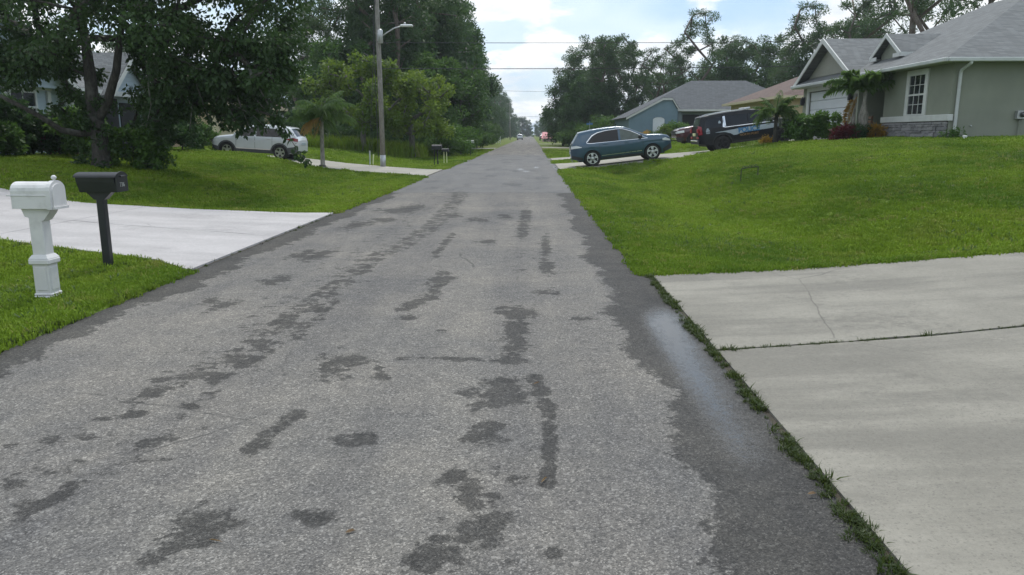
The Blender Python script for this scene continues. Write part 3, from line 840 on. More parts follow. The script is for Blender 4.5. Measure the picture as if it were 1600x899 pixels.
# downspout, meter box, pipe
dsx = HX + .20
ds = MB(O)
ds.tube([(dsx + .1, 27.50, 4.15), (dsx + .1, 27.50, 4.08), (dsx, 27.88, 3.86), (dsx, 27.92, 3.75), (dsx, 27.92, 1.72)], .058, 8)
ds.build('downspout', 'gutter', house, smooth=False)
MB(O).tube([(dsx, 27.92, 1.73), (dsx, 27.92, 1.42)], .064, 8).build('downspout_shoe', 'iron', house)
mt = MB(O).bbox(HX + 2.3, HX + 2.62, 27.82, 27.998, 2.17, 2.48, .02).build('meter_box', 'metal_grey', house)
MB(O).lathe((HX + 2.48, 27.80, 2.34), [(.10, 0), (.10, -.06), (.06, -.09)], 16, 'y').build('meter_dial', 'glass', mt)
MB(O).tube([(HX + 2.46, 27.95, 2.18), (HX + 2.46, 27.95, 1.4)], .025, 8).build('conduit', 'stucco', house)
MB(O).lathe((HX + .8, 27.96, 1.95), [(.03, 0), (.03, .05)], 8, 'y').build('hose_tap', 'metal_grey', house)

# --- tan house with brown roof (right, second lot)
O = (17.2, 52.0, 1.3)
h2 = empty('tan_house', (16.9, 52.0, 1.15), label='tan stucco house with brown hip roof behind the police car', cat='house')
MB(O).box(17.2, 29, 52, 66, .9, 4.3).build('wall', 'stucco_tan', h2)
rf = MB(O); hip_roof(rf, 16.65, 29.5, 51.45, 66.55, 4.3, .42); rf.build('roof', 'shingle_brown', h2)
fa = MB(O); fa.box(16.55, 16.64, 51.35, 66.6, 4.12, 4.30); fa.box(16.55, 29.6, 51.35, 51.44, 4.12, 4.30); fa.build('fascia', 'stucco_cream', h2)
sf = MB(O); sf.box(16.66, 17.197, 51.46, 66.5, 4.14, 4.17); sf.box(17.2, 29.4, 51.46, 51.997, 4.143, 4.17); sf.build('soffit', 'stucco_cream', h2)
ga = MB(O); ga.box(17.10, 17.197, 60.2, 60.4, 1.1, 3.6); ga.box(17.10, 17.197, 65.4, 65.6, 1.1, 3.6); ga.box(17.10, 17.197, 60.4, 65.4, 3.4, 3.6); ga.build('garage_trim', 'stucco_cream', h2)
gd = MB(O).box(17.13, 17.195, 60.41, 65.39, 1.1, 3.39).build('garage_door', 'stucco_cream', h2)
for k in range(4): MB(O).bbox(17.08, 17.128, 60.43, 65.37, 1.12 + k * .57, 1.67 + k * .57, .015).build('panel', 'stucco_cream', gd)
window(h2, O, ('x', 17.2), 54.5, 56.3, 2.2, 3.6, 2, 2, -1)
window(h2, O, ('y', 52.0), 20.5, 22.0, 2.2, 3.5, 2, 2, -1)

# --- blue house with slate roof (right, corner lot)
O = (9.2, 73.0, .35)
h3 = empty('blue_house', O, label='blue stucco house with slanted white rake and slate grey hip roof', cat='house')
MB(O).prism([(9.2, 73, .1), (13.75, 73, .1), (13.75, 73, 3.85), (13.12, 73, 4.86), (12.38, 73, 4.86), (9.2, 73, 3.18)], (0, 2.2, 0)).build('front_wing_wall', 'stucco_blue', h3)
MB(O).box(9.25, 26.5, 75.21, 86, .1, 3.2).build('wall', 'stucco_blue', h3)
MB(O).box(13.8, 26.5, 75.205, 75.6, 3.2, 4.0).build('upper_wall', 'stucco_blue_pale', h3)
rk = MB(O)
def board(p, q, th, y): rk.prism([(p[0], y, p[1]), (q[0], y, q[1]), (q[0], y, q[1] + th), (p[0], y, p[1] + th)], (0, .12, 0))
board((8.93, 2.99), (12.34, 4.78), .20, 72.82); board((12.342, 4.78), (13.2, 4.78), .19, 72.82); board((13.202, 4.78), (13.86, 3.78), .19, 72.82)
rk.build('rake_board', 'trim', h3)
rf = MB(O)
ZR = 7.0
vs = [(8.9, 72.78, 3.21), (12.34, 72.78, 4.99), (13.2, 72.78, 4.99), (13.88, 72.78, 3.99), (13.88, 74.2, 3.99), (13.2, 76.1, 4.99), (12.34, 76.1, 4.99),
      (16.3, 80, ZR), (21.8, 80, ZR), (27.4, 74.2, 3.99), (27.4, 86.6, 3.99), (8.9, 87.2, 3.21)]
rf.add(vs, [(0, 1, 6, 7, 11), (1, 2, 5, 6), (2, 3, 4, 5), (6, 5, 4, 9, 8, 7), (9, 10, 8), (10, 11, 7, 8)])
rf.build('roof', 'shingle_slate', h3)
MB(O).box(13.9, 27.5, 74.05, 74.19, 3.80, 3.98).build('fascia', 'trim', h3)
MB(O).box(13.9, 26.4, 74.25, 75.18, 3.8, 3.86).build('soffit', 'trim', h3)
MB(O).box(14.6, 19.5, 75.14, 75.2, .4, 3.5).build('porch_recess_shade', 'shade_and_pane', h3)  # flat dark sheet painted as the shade under the porch eave
for xx in (14.55, 16.2, 17.9): MB(O).box(xx, xx + .06, 75.08, 75.13, .4, 3.5).build('screen_frame', 'stucco_blue_pale', h3)
MB(O).box(14.05, 14.38, 74.4, 74.75, .1, 3.8).build('porch_post', 'stucco_blue_pale', h3)
MB(O).box(13.755, 13.78, 73.6, 74.6, 1.2, 3.2).build('side_window', 'shade_and_pane', h3)
aw = [(11.42, 72.97, 1.7), (12.56, 72.97, 1.7), (12.56, 72.97, 3.0)] + [(11.99 + .57 * math.cos(a), 72.97, 3.0 + .26 * math.sin(a)) for a in np.linspace(.15, PI - .15, 9)] + [(11.42, 72.97, 3.0)]
w_ = MB(O).prism(aw, (0, .028, 0)).build('arched_window', 'window_blind', h3)
fr = MB(O); fr.tube(aw + [aw[0]], .035, 6); fr.build('window_frame', 'stucco_blue', w_)

# --- pale blue siding house behind the big tree (left)
O = (-18.0, 20.0, .95)
h4 = empty('siding_house', O, label='pale blue clapboard house with white gable trim behind the big dark tree', cat='house')
MB(O).box(-30, -18.0, 20.0, 35.3, .6, 3.45).build('wall', 'siding', h4)
for k in range(15):
    z = .98 + k * .165
    if z > 3.4: break
    MB(O).prism([(-17.998, 20.0, z), (-17.965, 20.0, z), (-17.985, 20.0, z + .162), (-17.998, 20.0, z + .162)], (0, 9.3, 0)).build('siding_board', 'siding', h4)
def front_gable(yc, hw, zb, zt, px, boards):
    MB(O).prism([(px, yc - hw, zb), (px, yc + hw, zb), (px, yc, zt)], (-.2, 0, 0)).build('gable_wall', 'siding', h4)
    n = int((zt - zb) / .165)
    for k in range(n):
        z = zb + k * .165; w = hw * (1 - (z + .17 - zb) / (zt - zb))
        if w < .15 or not boards: continue
        MB(O).prism([(px + .002, yc - w, z), (px + .034, yc - w, z), (px + .014, yc - w, z + .162), (px + .002, yc - w, z + .162)], (0, 2 * w, 0)).build('siding_board', 'siding', h4)
    g = MB(O); r_ = MB(O)
    for s in (-1, 1):
        g.prism([(px + .42, yc + s * (hw + .35), zb - .25), (px + .42, yc, zt + .12), (px + .42, yc, zt - .12), (px + .42, yc + s * (hw + .35), zb - .49)], (.05, 0, 0))
        r_.prism([(px + .45, yc + s * (hw + .35), zb - .20), (px + .45, yc, zt + .18), (px - 7, yc, zt + .18), (px - 7, yc + s * (hw + .35), zb - .20)], (0, 0, -.1))
    g.build('rake_board', 'trim', h4); r_.build('gable_roof', 'shingle_grey', h4)
front_gable(25.3, 3.9, 3.3, 5.9, -17.6, True)
front_gable(33.2, 1.8, 3.4, 4.9, -17.5, True)
rf = MB(O); hip_roof(rf, -30.4, -17.6, 19.6, 35.7, 3.45, .5); rf.build('roof', 'shingle_grey', h4)
fa = MB(O); fa.box(-17.6, -17.45, 29.3, 35.7, 3.22, 3.42); fa.build('fascia', 'trim', h4)
window(h4, O, ('x', -17.96), 26.2, 27.7, 2.0, 3.2, 2, 2, 1, fw=.1, depth=.06)
tw = MB(O); tw.box(-17.96, -17.88, 25.2, 28.6, 3.22, 3.36); tw.box(-17.96, -17.88, 28.3, 28.5, 1.3, 3.2); tw.box(-17.96, -17.88, 25.9, 26.1, 1.6, 3.2); tw.build('window_trim', 'trim', h4)
MB(O).box(-17.96, -17.2, 25.0, 28.9, 1.62, 1.72).build('ledge', 'trim', h4)
bay = MB(O).box(-17.96, -17.4, 25.2, 28.7, .7, 1.61).build('bay_wall', 'siding', h4)
for k in range(5): MB(O).prism([(-17.398, 25.2, .78 + k * .165), (-17.365, 25.2, .78 + k * .165), (-17.385, 25.2, .94 + k * .165), (-17.398, 25.2, .94 + k * .165)], (0, 3.5, 0)).build('siding_board', 'siding', bay)
MB(O).box(-17.99, -17.95, 29.6, 33.2, .9, 3.15).build('porch_opening_shade', 'shade_and_pane', h4)  # porch shade painted as a dark sheet on the closed wall
MB(O).box(-17.85, -17.62, 29.3, 29.52, .8, 3.2).build('porch_post', 'trim', h4)
MB(O).box(-17.99, -17.95, 33.4, 35.0, .9, 3.0).build('garage_opening_shade', 'shade_and_pane', h4)  # shade of the garage mouth put into a flat dark sheet

# --- tan house on the left, mostly hidden
O = (-18.5, 42.0, .8)
h5 = empty('tan_house', O, label='tan house with reddish brown roof behind the silver crossover', cat='house')
MB(O).box(-30, -18.5, 40, 56, .5, 3.5).build('wall', 'stucco_tan', h5)
rf = MB(O); hip_roof(rf, -30.5, -18.0, 39.5, 56.5, 3.5, .45); rf.build('roof', 'shingle_brown', h5)
MB(O).box(-18.0, -17.88, 39.4, 56.6, 3.3, 3.5).build('fascia', 'stucco_cream', h5)
gd = MB(O).box(-18.499, -18.45, 43.5, 48.4, .6, 2.9).build('garage_door', 'stucco_cream', h5)
for k in range(4): MB(O).bbox(-18.449, -18.41, 43.53, 48.37, .65 + k * .56, 1.19 + k * .56, .012).build('panel', 'stucco_cream', gd)
window(h5, O, ('x', -18.5), 50.5, 52.2, 1.5, 2.8, 2, 2, 1)

# ------------------------------------------------------------------ vehicles
def make_car(name, sp, loc, rz, ry, label, cat, group=None):
    L, W, belt = sp['L'], sp['W'], sp['belt']
    root = empty(name, loc, rz, label, cat, group, ry)
    cp = np.array(sp['top'])
    xs = np.unique(np.concatenate([np.linspace(-L / 2, L / 2, 64), cp[:, 0], -L / 2 + .012 * np.arange(8), L / 2 - .012 * np.arange(8)]
                                  + [xc + sp['Ra'] * np.cos(np.linspace(0, PI, 17)) for xc in sp['axles']]))
    xs = np.clip(np.unique(np.round(xs, 4)), -L / 2, L / 2)
    R, Ra, sill = sp['R'], sp['Ra'], sp['sill']
    def ztop(x): return np.interp(x, cp[:, 0], cp[:, 1])
    def zbot(x):
        z = sill + .16 * np.clip((abs(x) / (L / 2) - .78) / .22, 0, 1)
        for xc in sp['axles']:
            d2 = Ra * Ra - (x - xc) ** 2
            if d2 > 0: z = max(z, R + math.sqrt(d2) - .02)
        return min(z, float(ztop(x)) - .08)
    Hr = cp[:, 1].max()
    def wid(x, z):
        u = abs(x) / (L / 2)
        w = W / 2 * (1 - sp.get('round', .26) * max(0, (u - .74) / .26) ** 2.6)
        if z < .55: w *= 1 - .045 * ((.55 - z) / .35) ** 2
        w *= 1 - .016 * ((z - .78) / .3) ** 2 if z < belt else 1 - .016 * ((belt - .78) / .3) ** 2
        if z > belt: w *= 1 - sp['tumble'] * (z - belt) / (Hr - belt)
        # shoulder crease
        if abs(z - sp.get('crease', .9)) < .05: w += .008
        return w
    nr, na, nt = 14, 4, 5
    rows = []
    for x in xs:
        zb, zt = zbot(x), float(ztop(x)); r = min(.10, .42 * (zt - zb))
        sec = []
        for k in range(nr):
            z = zb + (zt - r - zb) * k / (nr - 1); sec.append((wid(x, z), z))
        wt = wid(x, zt - r)
        for k in range(1, na + 1):
            a = PI / 2 * k / na; sec.append((wt - r * (1 - math.cos(a)), zt - r + r * math.sin(a)))
        w0 = wt - r
        for k in range(1, nt + 1): sec.append((w0 * (1 - k / nt), zt + .028 * (1 - (1 - k / nt) ** 2)))
        rows.append(sec)
    n = len(rows[0]); mb = MB()
    for s in (1, -1):
        vs = [(x, s * w, z) for x, sec in zip(xs, rows) for (w, z) in sec]
        fs = [(i * n + k, (i + 1) * n + k, (i + 1) * n + k + 1, i * n + k + 1) for i in range(len(xs) - 1) for k in range(n - 1)]
        if s < 0: fs = [f[::-1] for f in fs]
        mb.add(vs, fs)
        for e in (0, len(xs) - 1):
            mb.add([(xs[e], s * w, z) for (w, z) in rows[e]] + [(xs[e], 0, rows[e][0][1])], [tuple(range(n + 1)) if (s > 0) ^ (e == 0) else tuple(range(n + 1))[::-1]])
    body = mb.build('body', sp['paint'], root, smooth=True)
    bm_ = body.data
    MB().box(-L / 2 + .35, L / 2 - .35, -W / 2 + .22, W / 2 - .22, sill - .02, .75).build('underbody', 'plastic', root)
    def side_patch(nm, lo, hi, mat, off=.006, parent=root, nz=5, nx=22, sides=(1, -1)):
        lo, hi = np.array(lo), np.array(hi)
        xa, xb = max(lo[0, 0], hi[0, 0]), min(lo[-1, 0], hi[-1, 0])
        for s in sides:
            m = MB(); vs = []
            for x in np.linspace(xa, xb, nx):
                a, b_ = np.interp(x, lo[:, 0], lo[:, 1]), np.interp(x, hi[:, 0], hi[:, 1])
                b_ = max(b_, a + .002)
                for k in range(nz): z = a + (b_ - a) * k / (nz - 1); vs.append((x, s * (wid(x, z) + off), z))
            fs = [(i * nz + k, (i + 1) * nz + k, (i + 1) * nz + k + 1, i * nz + k + 1) for i in range(nx - 1) for k in range(nz - 1)]
            m.add(vs, fs if s < 0 else [f[::-1] for f in fs])
            m.build(nm, mat, parent, smooth=True)
    def top_patch(nm, xa, xb, k, mat, off=.006, nx=12, ny=11):
        m = MB(); vs = []
        for x in np.linspace(xa, xb, nx):
            zt = float(ztop(x)); zb = zbot(x); r = min(.10, .42 * (zt - zb)); w = (wid(x, zt - r) - r * .4) * k
            for j in range(ny): q = -1 + 2 * j / (ny - 1); vs.append((x, q * w, zt + .028 * (1 - q * q) + off))
        m.add(vs, [(i * ny + j, (i + 1) * ny + j, (i + 1) * ny + j + 1, i * ny + j + 1) for i in range(nx - 1) for j in range(ny - 1)])
        return m.build(nm, mat, root, smooth=True)
    # glass
    for lo, hi, gm in sp['windows']: side_patch('side_window', lo, hi, gm)
    top_patch('windscreen', *sp['screen'], .93, 'glass_car_light' if sp.get('light') else 'glass_car')
    top_patch('rear_window', *sp['rear'], .86, sp.get('rear_glass', 'glass_car'))
    for lo, hi, m_, nm in sp.get('trim', []): side_patch(nm, lo, hi, m_, off=.010)
    for lo, hi, m_, nm in sp.get('patches', []): side_patch(nm, lo, hi, m_, off=.012)
    # door seams and handles
    for x0, z0, z1, sl in sp['seams']:
        side_patch('door_seam', [(x0, z0), (x0 + .012, z0)], [(x0, z1), (x0 + .012, z1)], 'plastic', off=.003, nx=2, nz=8)
    for hx, hz in sp['handles']:
        for s in (1, -1):
            y = s * (wid(hx, hz) + .015)
            MB().bbox(hx - .10, hx + .10, y - .018, y + .018, hz - .016, hz + .016, .006).build('door_handle', sp.get('handle_mat', sp['paint']), root)
    # arch flares, wheels
    for xc in sp['axles']:
        for s in (1, -1):
            m = MB(); vs = []; q = 18
            for k in range(q + 1):
                a = PI * (k / q) * 1.06 - .03 * PI
                for rr in (Ra - .015, Ra + sp.get('flare', .03)):
                    x, z = xc + rr * math.cos(a), max(sill + .02, R - .02 + rr * math.sin(a)); vs.append((x, s * (wid(x, z) + .014), z))
            fs = [(2 * k, 2 * k + 1, 2 * k + 3, 2 * k + 2) for k in range(q)]
            m.add(vs, fs)
            m.build('wheel_arch', sp.get('flare_mat', sp['paint']), root)
        for s in (1, -1): MB().lathe((xc, s * (W / 2 - .30), R), [(Ra - .02, -.02), (Ra - .02, .02)], 20, 'y').build('wheel_well', 'plastic', root)
        for s in (1, -1):
            y0 = s * (W / 2 - .02)
            wh = MB().lathe((xc, y0, R), [(.10, -s * .02), (.10, -s * .06)], 10, 'y').build('wheel', 'rim_dark' if sp.get('dark_rims') else 'rim', root)
            tw_ = .23
            MB().lathe((xc, y0, R), [(R * .66, -s * tw_), (R * .93, -s * tw_), (R, -s * (tw_ - .04)), (R, -s * .035), (R * .95, -s * .006), (R * .74, 0), (R * .68, -s * .015), (R * .68, -s * .10)], 28, 'y').build('tyre', 'tyre', wh)
            MB().lathe((xc, y0, R), [(R * .5, -s * .14), (R * .5, -s * .11)], 24, 'y').build('brake_disc', 'plastic', wh)
            rm = MB()
            ring = [(R * .70, -s * .045), (R * .70, -s * .012), (R * .63, -s * .012), (R * .61, -s * .05)]
            rm.lathe((xc, y0, R), ring + [ring[0]], 28, 'y', cap=False)
            for k in range(5):
                a = 2 * PI * k / 5 + .3
                for da in (-.16, .16):
                    c, s_ = math.cos(a + da), math.sin(a + da); c0, s0 = math.cos(a), math.sin(a)
                    p, q = (xc + .05 * c0, R + .05 * s0), (xc + R * .65 * c, R + R * .65 * s_)
                    nx_, nz_ = -(q[1] - p[1]), q[0] - p[0]; l = math.hypot(nx_, nz_); nx_, nz_ = nx_ / l * .024, nz_ / l * .024
                    rm.prism([(p[0] + nx_, y0 - s * .02, p[1] + nz_), (q[0] + nx_, y0 - s * .02, q[1] + nz_), (q[0] - nx_, y0 - s * .02, q[1] - nz_), (p[0] - nx_, y0 - s * .02, p[1] - nz_)], (0, -s * .035, 0))
            rm.lathe((xc, y0, R), [(.06, -s * .06), (.06, -s * .012), (.03, -s * .006)], 12, 'y')
            rm.build('rim', 'rim_dark' if sp.get('dark_rims') else 'rim', wh)
    # mirrors
    mx, mz = sp['mirror']
    for s in (1, -1):
        y = s * (wid(mx, mz) + .10)
        m = MB().bbox(mx - .07, mx + .09, y - .10, y + .10, mz - .02, mz + .14, .035); m.bbox(mx - .02, mx + .05, y - s * .10 - .05, y - s * .10 + .05, mz - .05, mz + .01, .01)
        m.build('door_mirror', sp.get('mirror_mat', 'plastic'), root)
    # front and rear faces
    for nm, x0, ya, yb, za, zb, m_ in sp['faces']:
        for s in ((1, -1) if ya > 0 else (1,)):
            y0, y1 = (ya, yb) if ya > 0 else (-yb, yb)
            y0, y1 = sorted((s * y0, s * y1))
            MB().bbox(x0 - .03, x0 + .03, y0, y1, za, zb, .012).build(nm, m_, root)
    if sp.get('rails'):
        for s in (1, -1):
            m = MB()
            pts = [(x, s * (wid(x, float(ztop(x)) - .1) - .07), float(ztop(x)) + .035) for x in np.linspace(*sp['rails'], 9)]
            pts[0] = (pts[0][0], pts[0][1], pts[0][2] - .04); pts[-1] = (pts[-1][0], pts[-1][1], pts[-1][2] - .04)
            m.tube(pts, .018, 6)
            m.build('roof_rail', 'chrome' if sp['rails'] else 'plastic', root)
    return root, side_patch, wid
def slope_pose(xr, xf, y):
    """pitch and base height so that both axles rest on the drive"""
    zr, zf = Hf(xr, y) + .03, Hf(xf, y) + .03
    return zr, zf
EDGE = dict(L=4.78, W=1.93, belt=1.06, R=.375, Ra=.435, sill=.27, axles=(-1.40, 1.45), tumble=.29, crease=.93, paint='paint_blue', light=True,
    top=[(-2.39,.60),(-2.385,.95),(-2.34,1.06),(-2.26,1.16),(-2.12,1.36),(-1.99,1.55),(-1.95,1.625),(-1.80,1.655),(-1.3,1.71),(-.6,1.74),(-.1,1.73),(.2,1.68),(.5,1.56),(.85,1.37),(1.12,1.235),(1.25,1.20),(1.6,1.175),(2.0,1.13),(2.2,1.07),(2.32,.97),(2.375,.80),(2.39,.58)],
    windows=[([(-1.55,1.125),(-1.4,1.095),(-.10,1.075)], [(-1.55,1.14),(-1.3,1.40),(-1.05,1.51),(-.7,1.57),(-.10,1.60)], 'glass_car'),
             ([(-.0,1.075),(1.18,1.055)], [(-.0,1.60),(.15,1.565),(.5,1.43),(.8,1.26),(1.08,1.085),(1.18,1.06)], 'glass_car_light')],
    screen=(.28, 1.18), rear=(-2.27, -1.99), rear_glass='decal_white',
    trim=[([(-1.62,1.10),(-1.45,1.062),(-.05,1.045),(1.25,1.03)], [(-1.62,1.122),(-1.45,1.085),(-.05,1.062),(1.25,1.045)], 'chrome', 'window_trim'),
          ([(-1.62,1.125),(-1.32,1.42),(-1.06,1.53),(-.7,1.59),(.0,1.61),(.17,1.575),(.52,1.44),(.82,1.27),(1.12,1.085),(1.25,1.043)], [(-1.62,1.165),(-1.34,1.45),(-1.07,1.556),(-.7,1.61),(.0,1.625),(.18,1.59),(.535,1.452),(.835,1.282),(1.13,1.10),(1.25,1.055)], 'chrome', 'window_trim'),
          ([(-.95,.45),(.95,.47)], [(-.95,.47),(.95,.50)], 'rim', 'sill_trim'),
          ([(-.95,.27),(1.0,.27)], [(-.95,.38),(1.0,.38)], 'plastic', 'sill_cladding')],
    patches=[([(-2.37,.90),(-1.86,.93)], [(-2.37,1.03),(-2.1,1.04),(-1.86,.95)], 'lamp_clear', 'tail_lamp'),
             ([(1.95,.86),(2.33,.80)], [(1.95,.95),(2.1,.97),(2.33,.87)], 'lamp_clear', 'headlamp'),
             ([(-2.36,.44),(-1.86,.32)], [(-2.36,.60),(-1.86,.45)], 'plastic', 'rear_bumper'),
             ([(1.95,.32),(2.36,.46)], [(1.95,.48),(2.36,.70)], 'plastic', 'front_bumper')],
    seams=[(-.05,.40,1.07,0),(1.02,.55,1.05,0),(-1.02,.62,1.08,0)], handles=[(-.75,.98),(.25,.97)], mirror=(.90,1.08), flare=.02,
    faces=[('grille',2.375,-1,.55,.52,.82,'plastic'),('number_plate',-2.39,-1,.26,.66,.80,'decal_white'),('exhaust',-2.34,.45,.60,.30,.38,'chrome')])
TAHOE = dict(L=5.30, W=2.05, belt=1.20, R=.41, Ra=.485, sill=.36, axles=(-1.48, 1.55), tumble=.20, crease=1.02, paint='paint_black', dark_rims=True,
    top=[(-2.65,.62),(-2.645,1.05),(-2.60,1.25),(-2.52,1.50),(-2.42,1.78),(-2.40,1.85),(-2.2,1.88),(-1.2,1.93),(-.2,1.93),(.35,1.89),(.62,1.78),(1.0,1.52),(1.30,1.33),(1.45,1.29),(2.0,1.25),(2.4,1.20),(2.57,1.12),(2.63,.95),(2.65,.70)],
    windows=[([(-2.30,1.24),(-1.42,1.22)], [(-2.30,1.26),(-2.2,1.70),(-1.28,1.73),(-1.42,1.73)][:2] + [(-1.42,1.73)], 'glass_car'),
             ([(-1.20,1.22),(-.18,1.21)], [(-1.20,1.73),(-.18,1.73)], 'glass_car'),
             ([(-.08,1.21),(1.20,1.21)], [(-.08,1.73),(.35,1.70),(.7,1.55),(1.20,1.23)], 'glass_car')],
    screen=(.50, 1.35), rear=(-2.57, -2.44), rear_glass='glass_car_light',
    trim=[([(-1.32,1.185),(1.25,1.175)], [(-1.32,1.215),(1.25,1.205)], 'chrome', 'window_trim'),
          ([(-1.405,1.21),(-1.30,1.21)], [(-1.405,1.30),(-1.30,1.73)], 'chrome', 'pillar_trim'),
          ([(-1.36,1.50),(-1.245,1.19)], [(-1.36,1.74),(-1.245,1.76)], 'chrome', 'pillar_trim'),
          ([(-.95,.36),(1.0,.36)], [(-.95,.46),(1.0,.46)], 'plastic', 'sill_cladding')],
    patches=[([(-2.62,.95),(-2.44,.95)], [(-2.62,1.42),(-2.44,1.36)], 'lamp_red', 'tail_lamp'),
             ([(-1.80,.985),(-1.3,.955),(-1.05,.86),(-.85,.72),(-.6,.80),(-.2,.84),(1.0,.86),(1.35,.90)], [(-1.80,1.0),(-1.3,1.02),(-.6,1.06),(.4,1.09),(1.0,1.10),(1.35,1.05)], 'decal_white', 'livery_stripe'),
             ([(-2.26,.98),(-2.08,.98)], [(-2.26,1.16),(-2.08,1.16)], 'decal_white', 'unit_decal'),
             ([(-2.23,1.18),(-2.11,1.18)], [(-2.23,1.22),(-2.17,1.25),(-2.11,1.22)], 'decal_white', 'crest_decal'),
             ([(-1.60,1.42),(-1.48,1.42)], [(-1.60,1.50),(-1.54,1.57),(-1.48,1.50)], 'decal_white', 'badge_decal'),
             ([(2.2,.95),(2.6,.92)], [(2.2,1.10),(2.6,1.05)], 'lamp_clear', 'headlamp')],
    seams=[(-.13,.52,1.20,0),(1.08,.62,1.2,0),(-1.22,.80,1.2,0)], handles=[(-.95,1.12),(.18,1.12)], handle_mat='plastic', mirror=(1.05,1.24), flare=.03, flare_mat='plastic', rails=(-2.1, .1),
    faces=[('rear_bumper',-2.655,-1,.92,.50,.74,'plastic'),('number_plate',-2.66,-1,.26,.92,1.06,'marker_yellow'),('rear_reflector',-2.655,.55,.85,.78,.88,'decal_red'),
           ('rear_reflector',-2.652,.70,.90,1.08,1.28,'decal_red'),('bumper_trim',-2.685,-1,.8,.64,.70,'chrome'),('grille',2.645,-1,.7,.72,1.05,'plastic')])
KICKS = dict(L=4.30, W=1.76, belt=1.03, R=.335, Ra=.405, sill=.27, axles=(-1.28, 1.33), tumble=.27, crease=.86, paint='paint_silver',
    top=[(-2.15,.60),(-2.145,.92),(-2.10,1.02),(-2.02,1.14),(-1.86,1.36),(-1.74,1.48),(-1.70,1.53),(-1.2,1.575),(-.5,1.60),(-.1,1.59),(.25,1.52),(.6,1.34),(.95,1.12),(1.06,1.06),(1.4,1.02),(1.8,.95),(2.0,.88),(2.1,.78),(2.14,.66),(2.15,.50)],
    windows=[([(-1.62,1.12),(-1.4,1.06),(-.12,1.04)], [(-1.62,1.14),(-1.4,1.34),(-1.0,1.44),(-.12,1.47)], 'glass_car'),
             ([(-.02,1.04),(.92,1.01)], [(-.02,1.47),(.25,1.42),(.6,1.24),(.92,1.03)], 'glass_car')],
    screen=(.30, 1.0), rear=(-2.04, -1.76),
    trim=[([(-.92,.27),(.96,.27)], [(-.92,.42),(.96,.42)], 'plastic_grey', 'sill_cladding'),
          ([(-.9,.43),(.93,.43)], [(-.9,.455),(.93,.455)], 'chrome', 'sill_trim')],
    patches=[([(-2.12,.88),(-1.58,.96)], [(-2.12,1.02),(-1.9,1.06),(-1.58,.98)], 'lamp_red', 'tail_lamp'),
             ([(1.62,.76),(2.08,.66)], [(1.62,.84),(2.08,.77)], 'lamp_clear', 'headlamp'),
             ([(-2.13,.42),(-1.68,.30)], [(-2.13,.66),(-1.68,.58)], 'plastic_grey', 'rear_bumper'),
             ([(1.74,.30),(2.12,.40)], [(1.74,.48),(2.12,.55)], 'plastic_grey', 'front_bumper')],
    seams=[(-.07,.46,1.03,0),(.86,.55,1.02,0),(-.92,.6,1.04,0)], handles=[(-.72,.95),(.20,.93)], mirror=(.80,1.03), mirror_mat='paint_silver', flare=.065, flare_mat='plastic_grey',
    faces=[('number_plate',-2.15,-1,.26,.72,.86,'decal_white'),('grille',2.13,-1,.5,.48,.68,'plastic')])
PICKUP = dict(L=5.60, W=2.04, belt=1.24, R=.42, Ra=.495, sill=.42, axles=(-1.70, 1.75), tumble=.20, crease=1.05, paint='paint_maroon', dark_rims=True, round=.16,
    top=[(-2.8,.65),(-2.795,1.28),(-2.77,1.36),(-2.70,1.37),(-1.08,1.38),(-1.02,1.42),(-.86,1.84),(-.6,1.93),(.2,1.93),(.5,1.86),(.95,1.55),(1.22,1.37),(1.4,1.34),(2.2,1.30),(2.55,1.26),(2.70,1.18),(2.78,.98),(2.8,.70)],
    windows=[([(-.90,1.26),(-.05,1.25)], [(-.90,1.28),(-.78,1.74),(-.05,1.75)], 'glass_car'), ([(.05,1.25),(1.1,1.25)], [(.05,1.75),(.4,1.70),(1.1,1.27)], 'glass_car')],
    screen=(.55, 1.2), rear=(-1.0, -.88), trim=[([(-1.1,.42),(1.15,.42)], [(-1.1,.52),(1.15,.52)], 'plastic', 'sill_cladding')],
    patches=[([(2.3,1.0),(2.74,.98)], [(2.3,1.14),(2.74,1.12)], 'lamp_clear', 'headlamp'), ([(2.35,.50),(2.78,.55)], [(2.35,.70),(2.78,.76)], 'plastic', 'front_bumper')],
    seams=[(0,.55,1.24,0),(1.15,.65,1.24,0),(-1.0,.6,1.24,0)], handles=[(-.75,1.14),(.2,1.14)], mirror=(1.0,1.28), flare=.03, flare_mat='plastic',
    faces=[('grille',2.79,-1,.72,.86,1.16,'plastic'),('bumper_bar',2.815,-1,.86,.62,.74,'chrome'),('headlamp',2.775,.70,.88,.98,1.10,'lamp_clear'),('grille_bar',2.815,-1,.66,.98,1.02,'plastic')])
def text_part(body, size, mat, parent, loc, rot, name='lettering', ext=.004, off=0.0):
    cu = bpy.data.curves.new(name, 'FONT'); cu.body = body; cu.size = size; cu.extrude = ext; cu.offset = off
    cu.align_x = 'LEFT'
    tmp = bpy.data.objects.new('tmp_text', cu); COL.objects.link(tmp)
    bpy.context.view_layer.update()
    me = bpy.data.meshes.new_from_object(tmp.evaluated_get(bpy.context.evaluated_depsgraph_get()))
    bpy.data.objects.remove(tmp); me.materials.clear()
    o = link_mesh(name, me, mat, parent); o.location = loc; o.rotation_euler = rot
    return o
def park(name, sp, x, y, facing, *lab, group=None, tilt=0):
    """put a car with its centre at x, both axles on the ground"""
    a, b_ = sp['axles']; s = facing
    zr, zf = Hf(x + s * a, y) + .03, Hf(x + s * b_, y) + .03
    pitch = math.atan2(zf - zr, b_ - a)
    z0 = zr - math.tan(pitch) * a
    return make_car(name, sp, (x, y, z0), (0 if s > 0 else PI) + tilt, -pitch, *lab, group=group)
SX = X_at(972, 37.0)
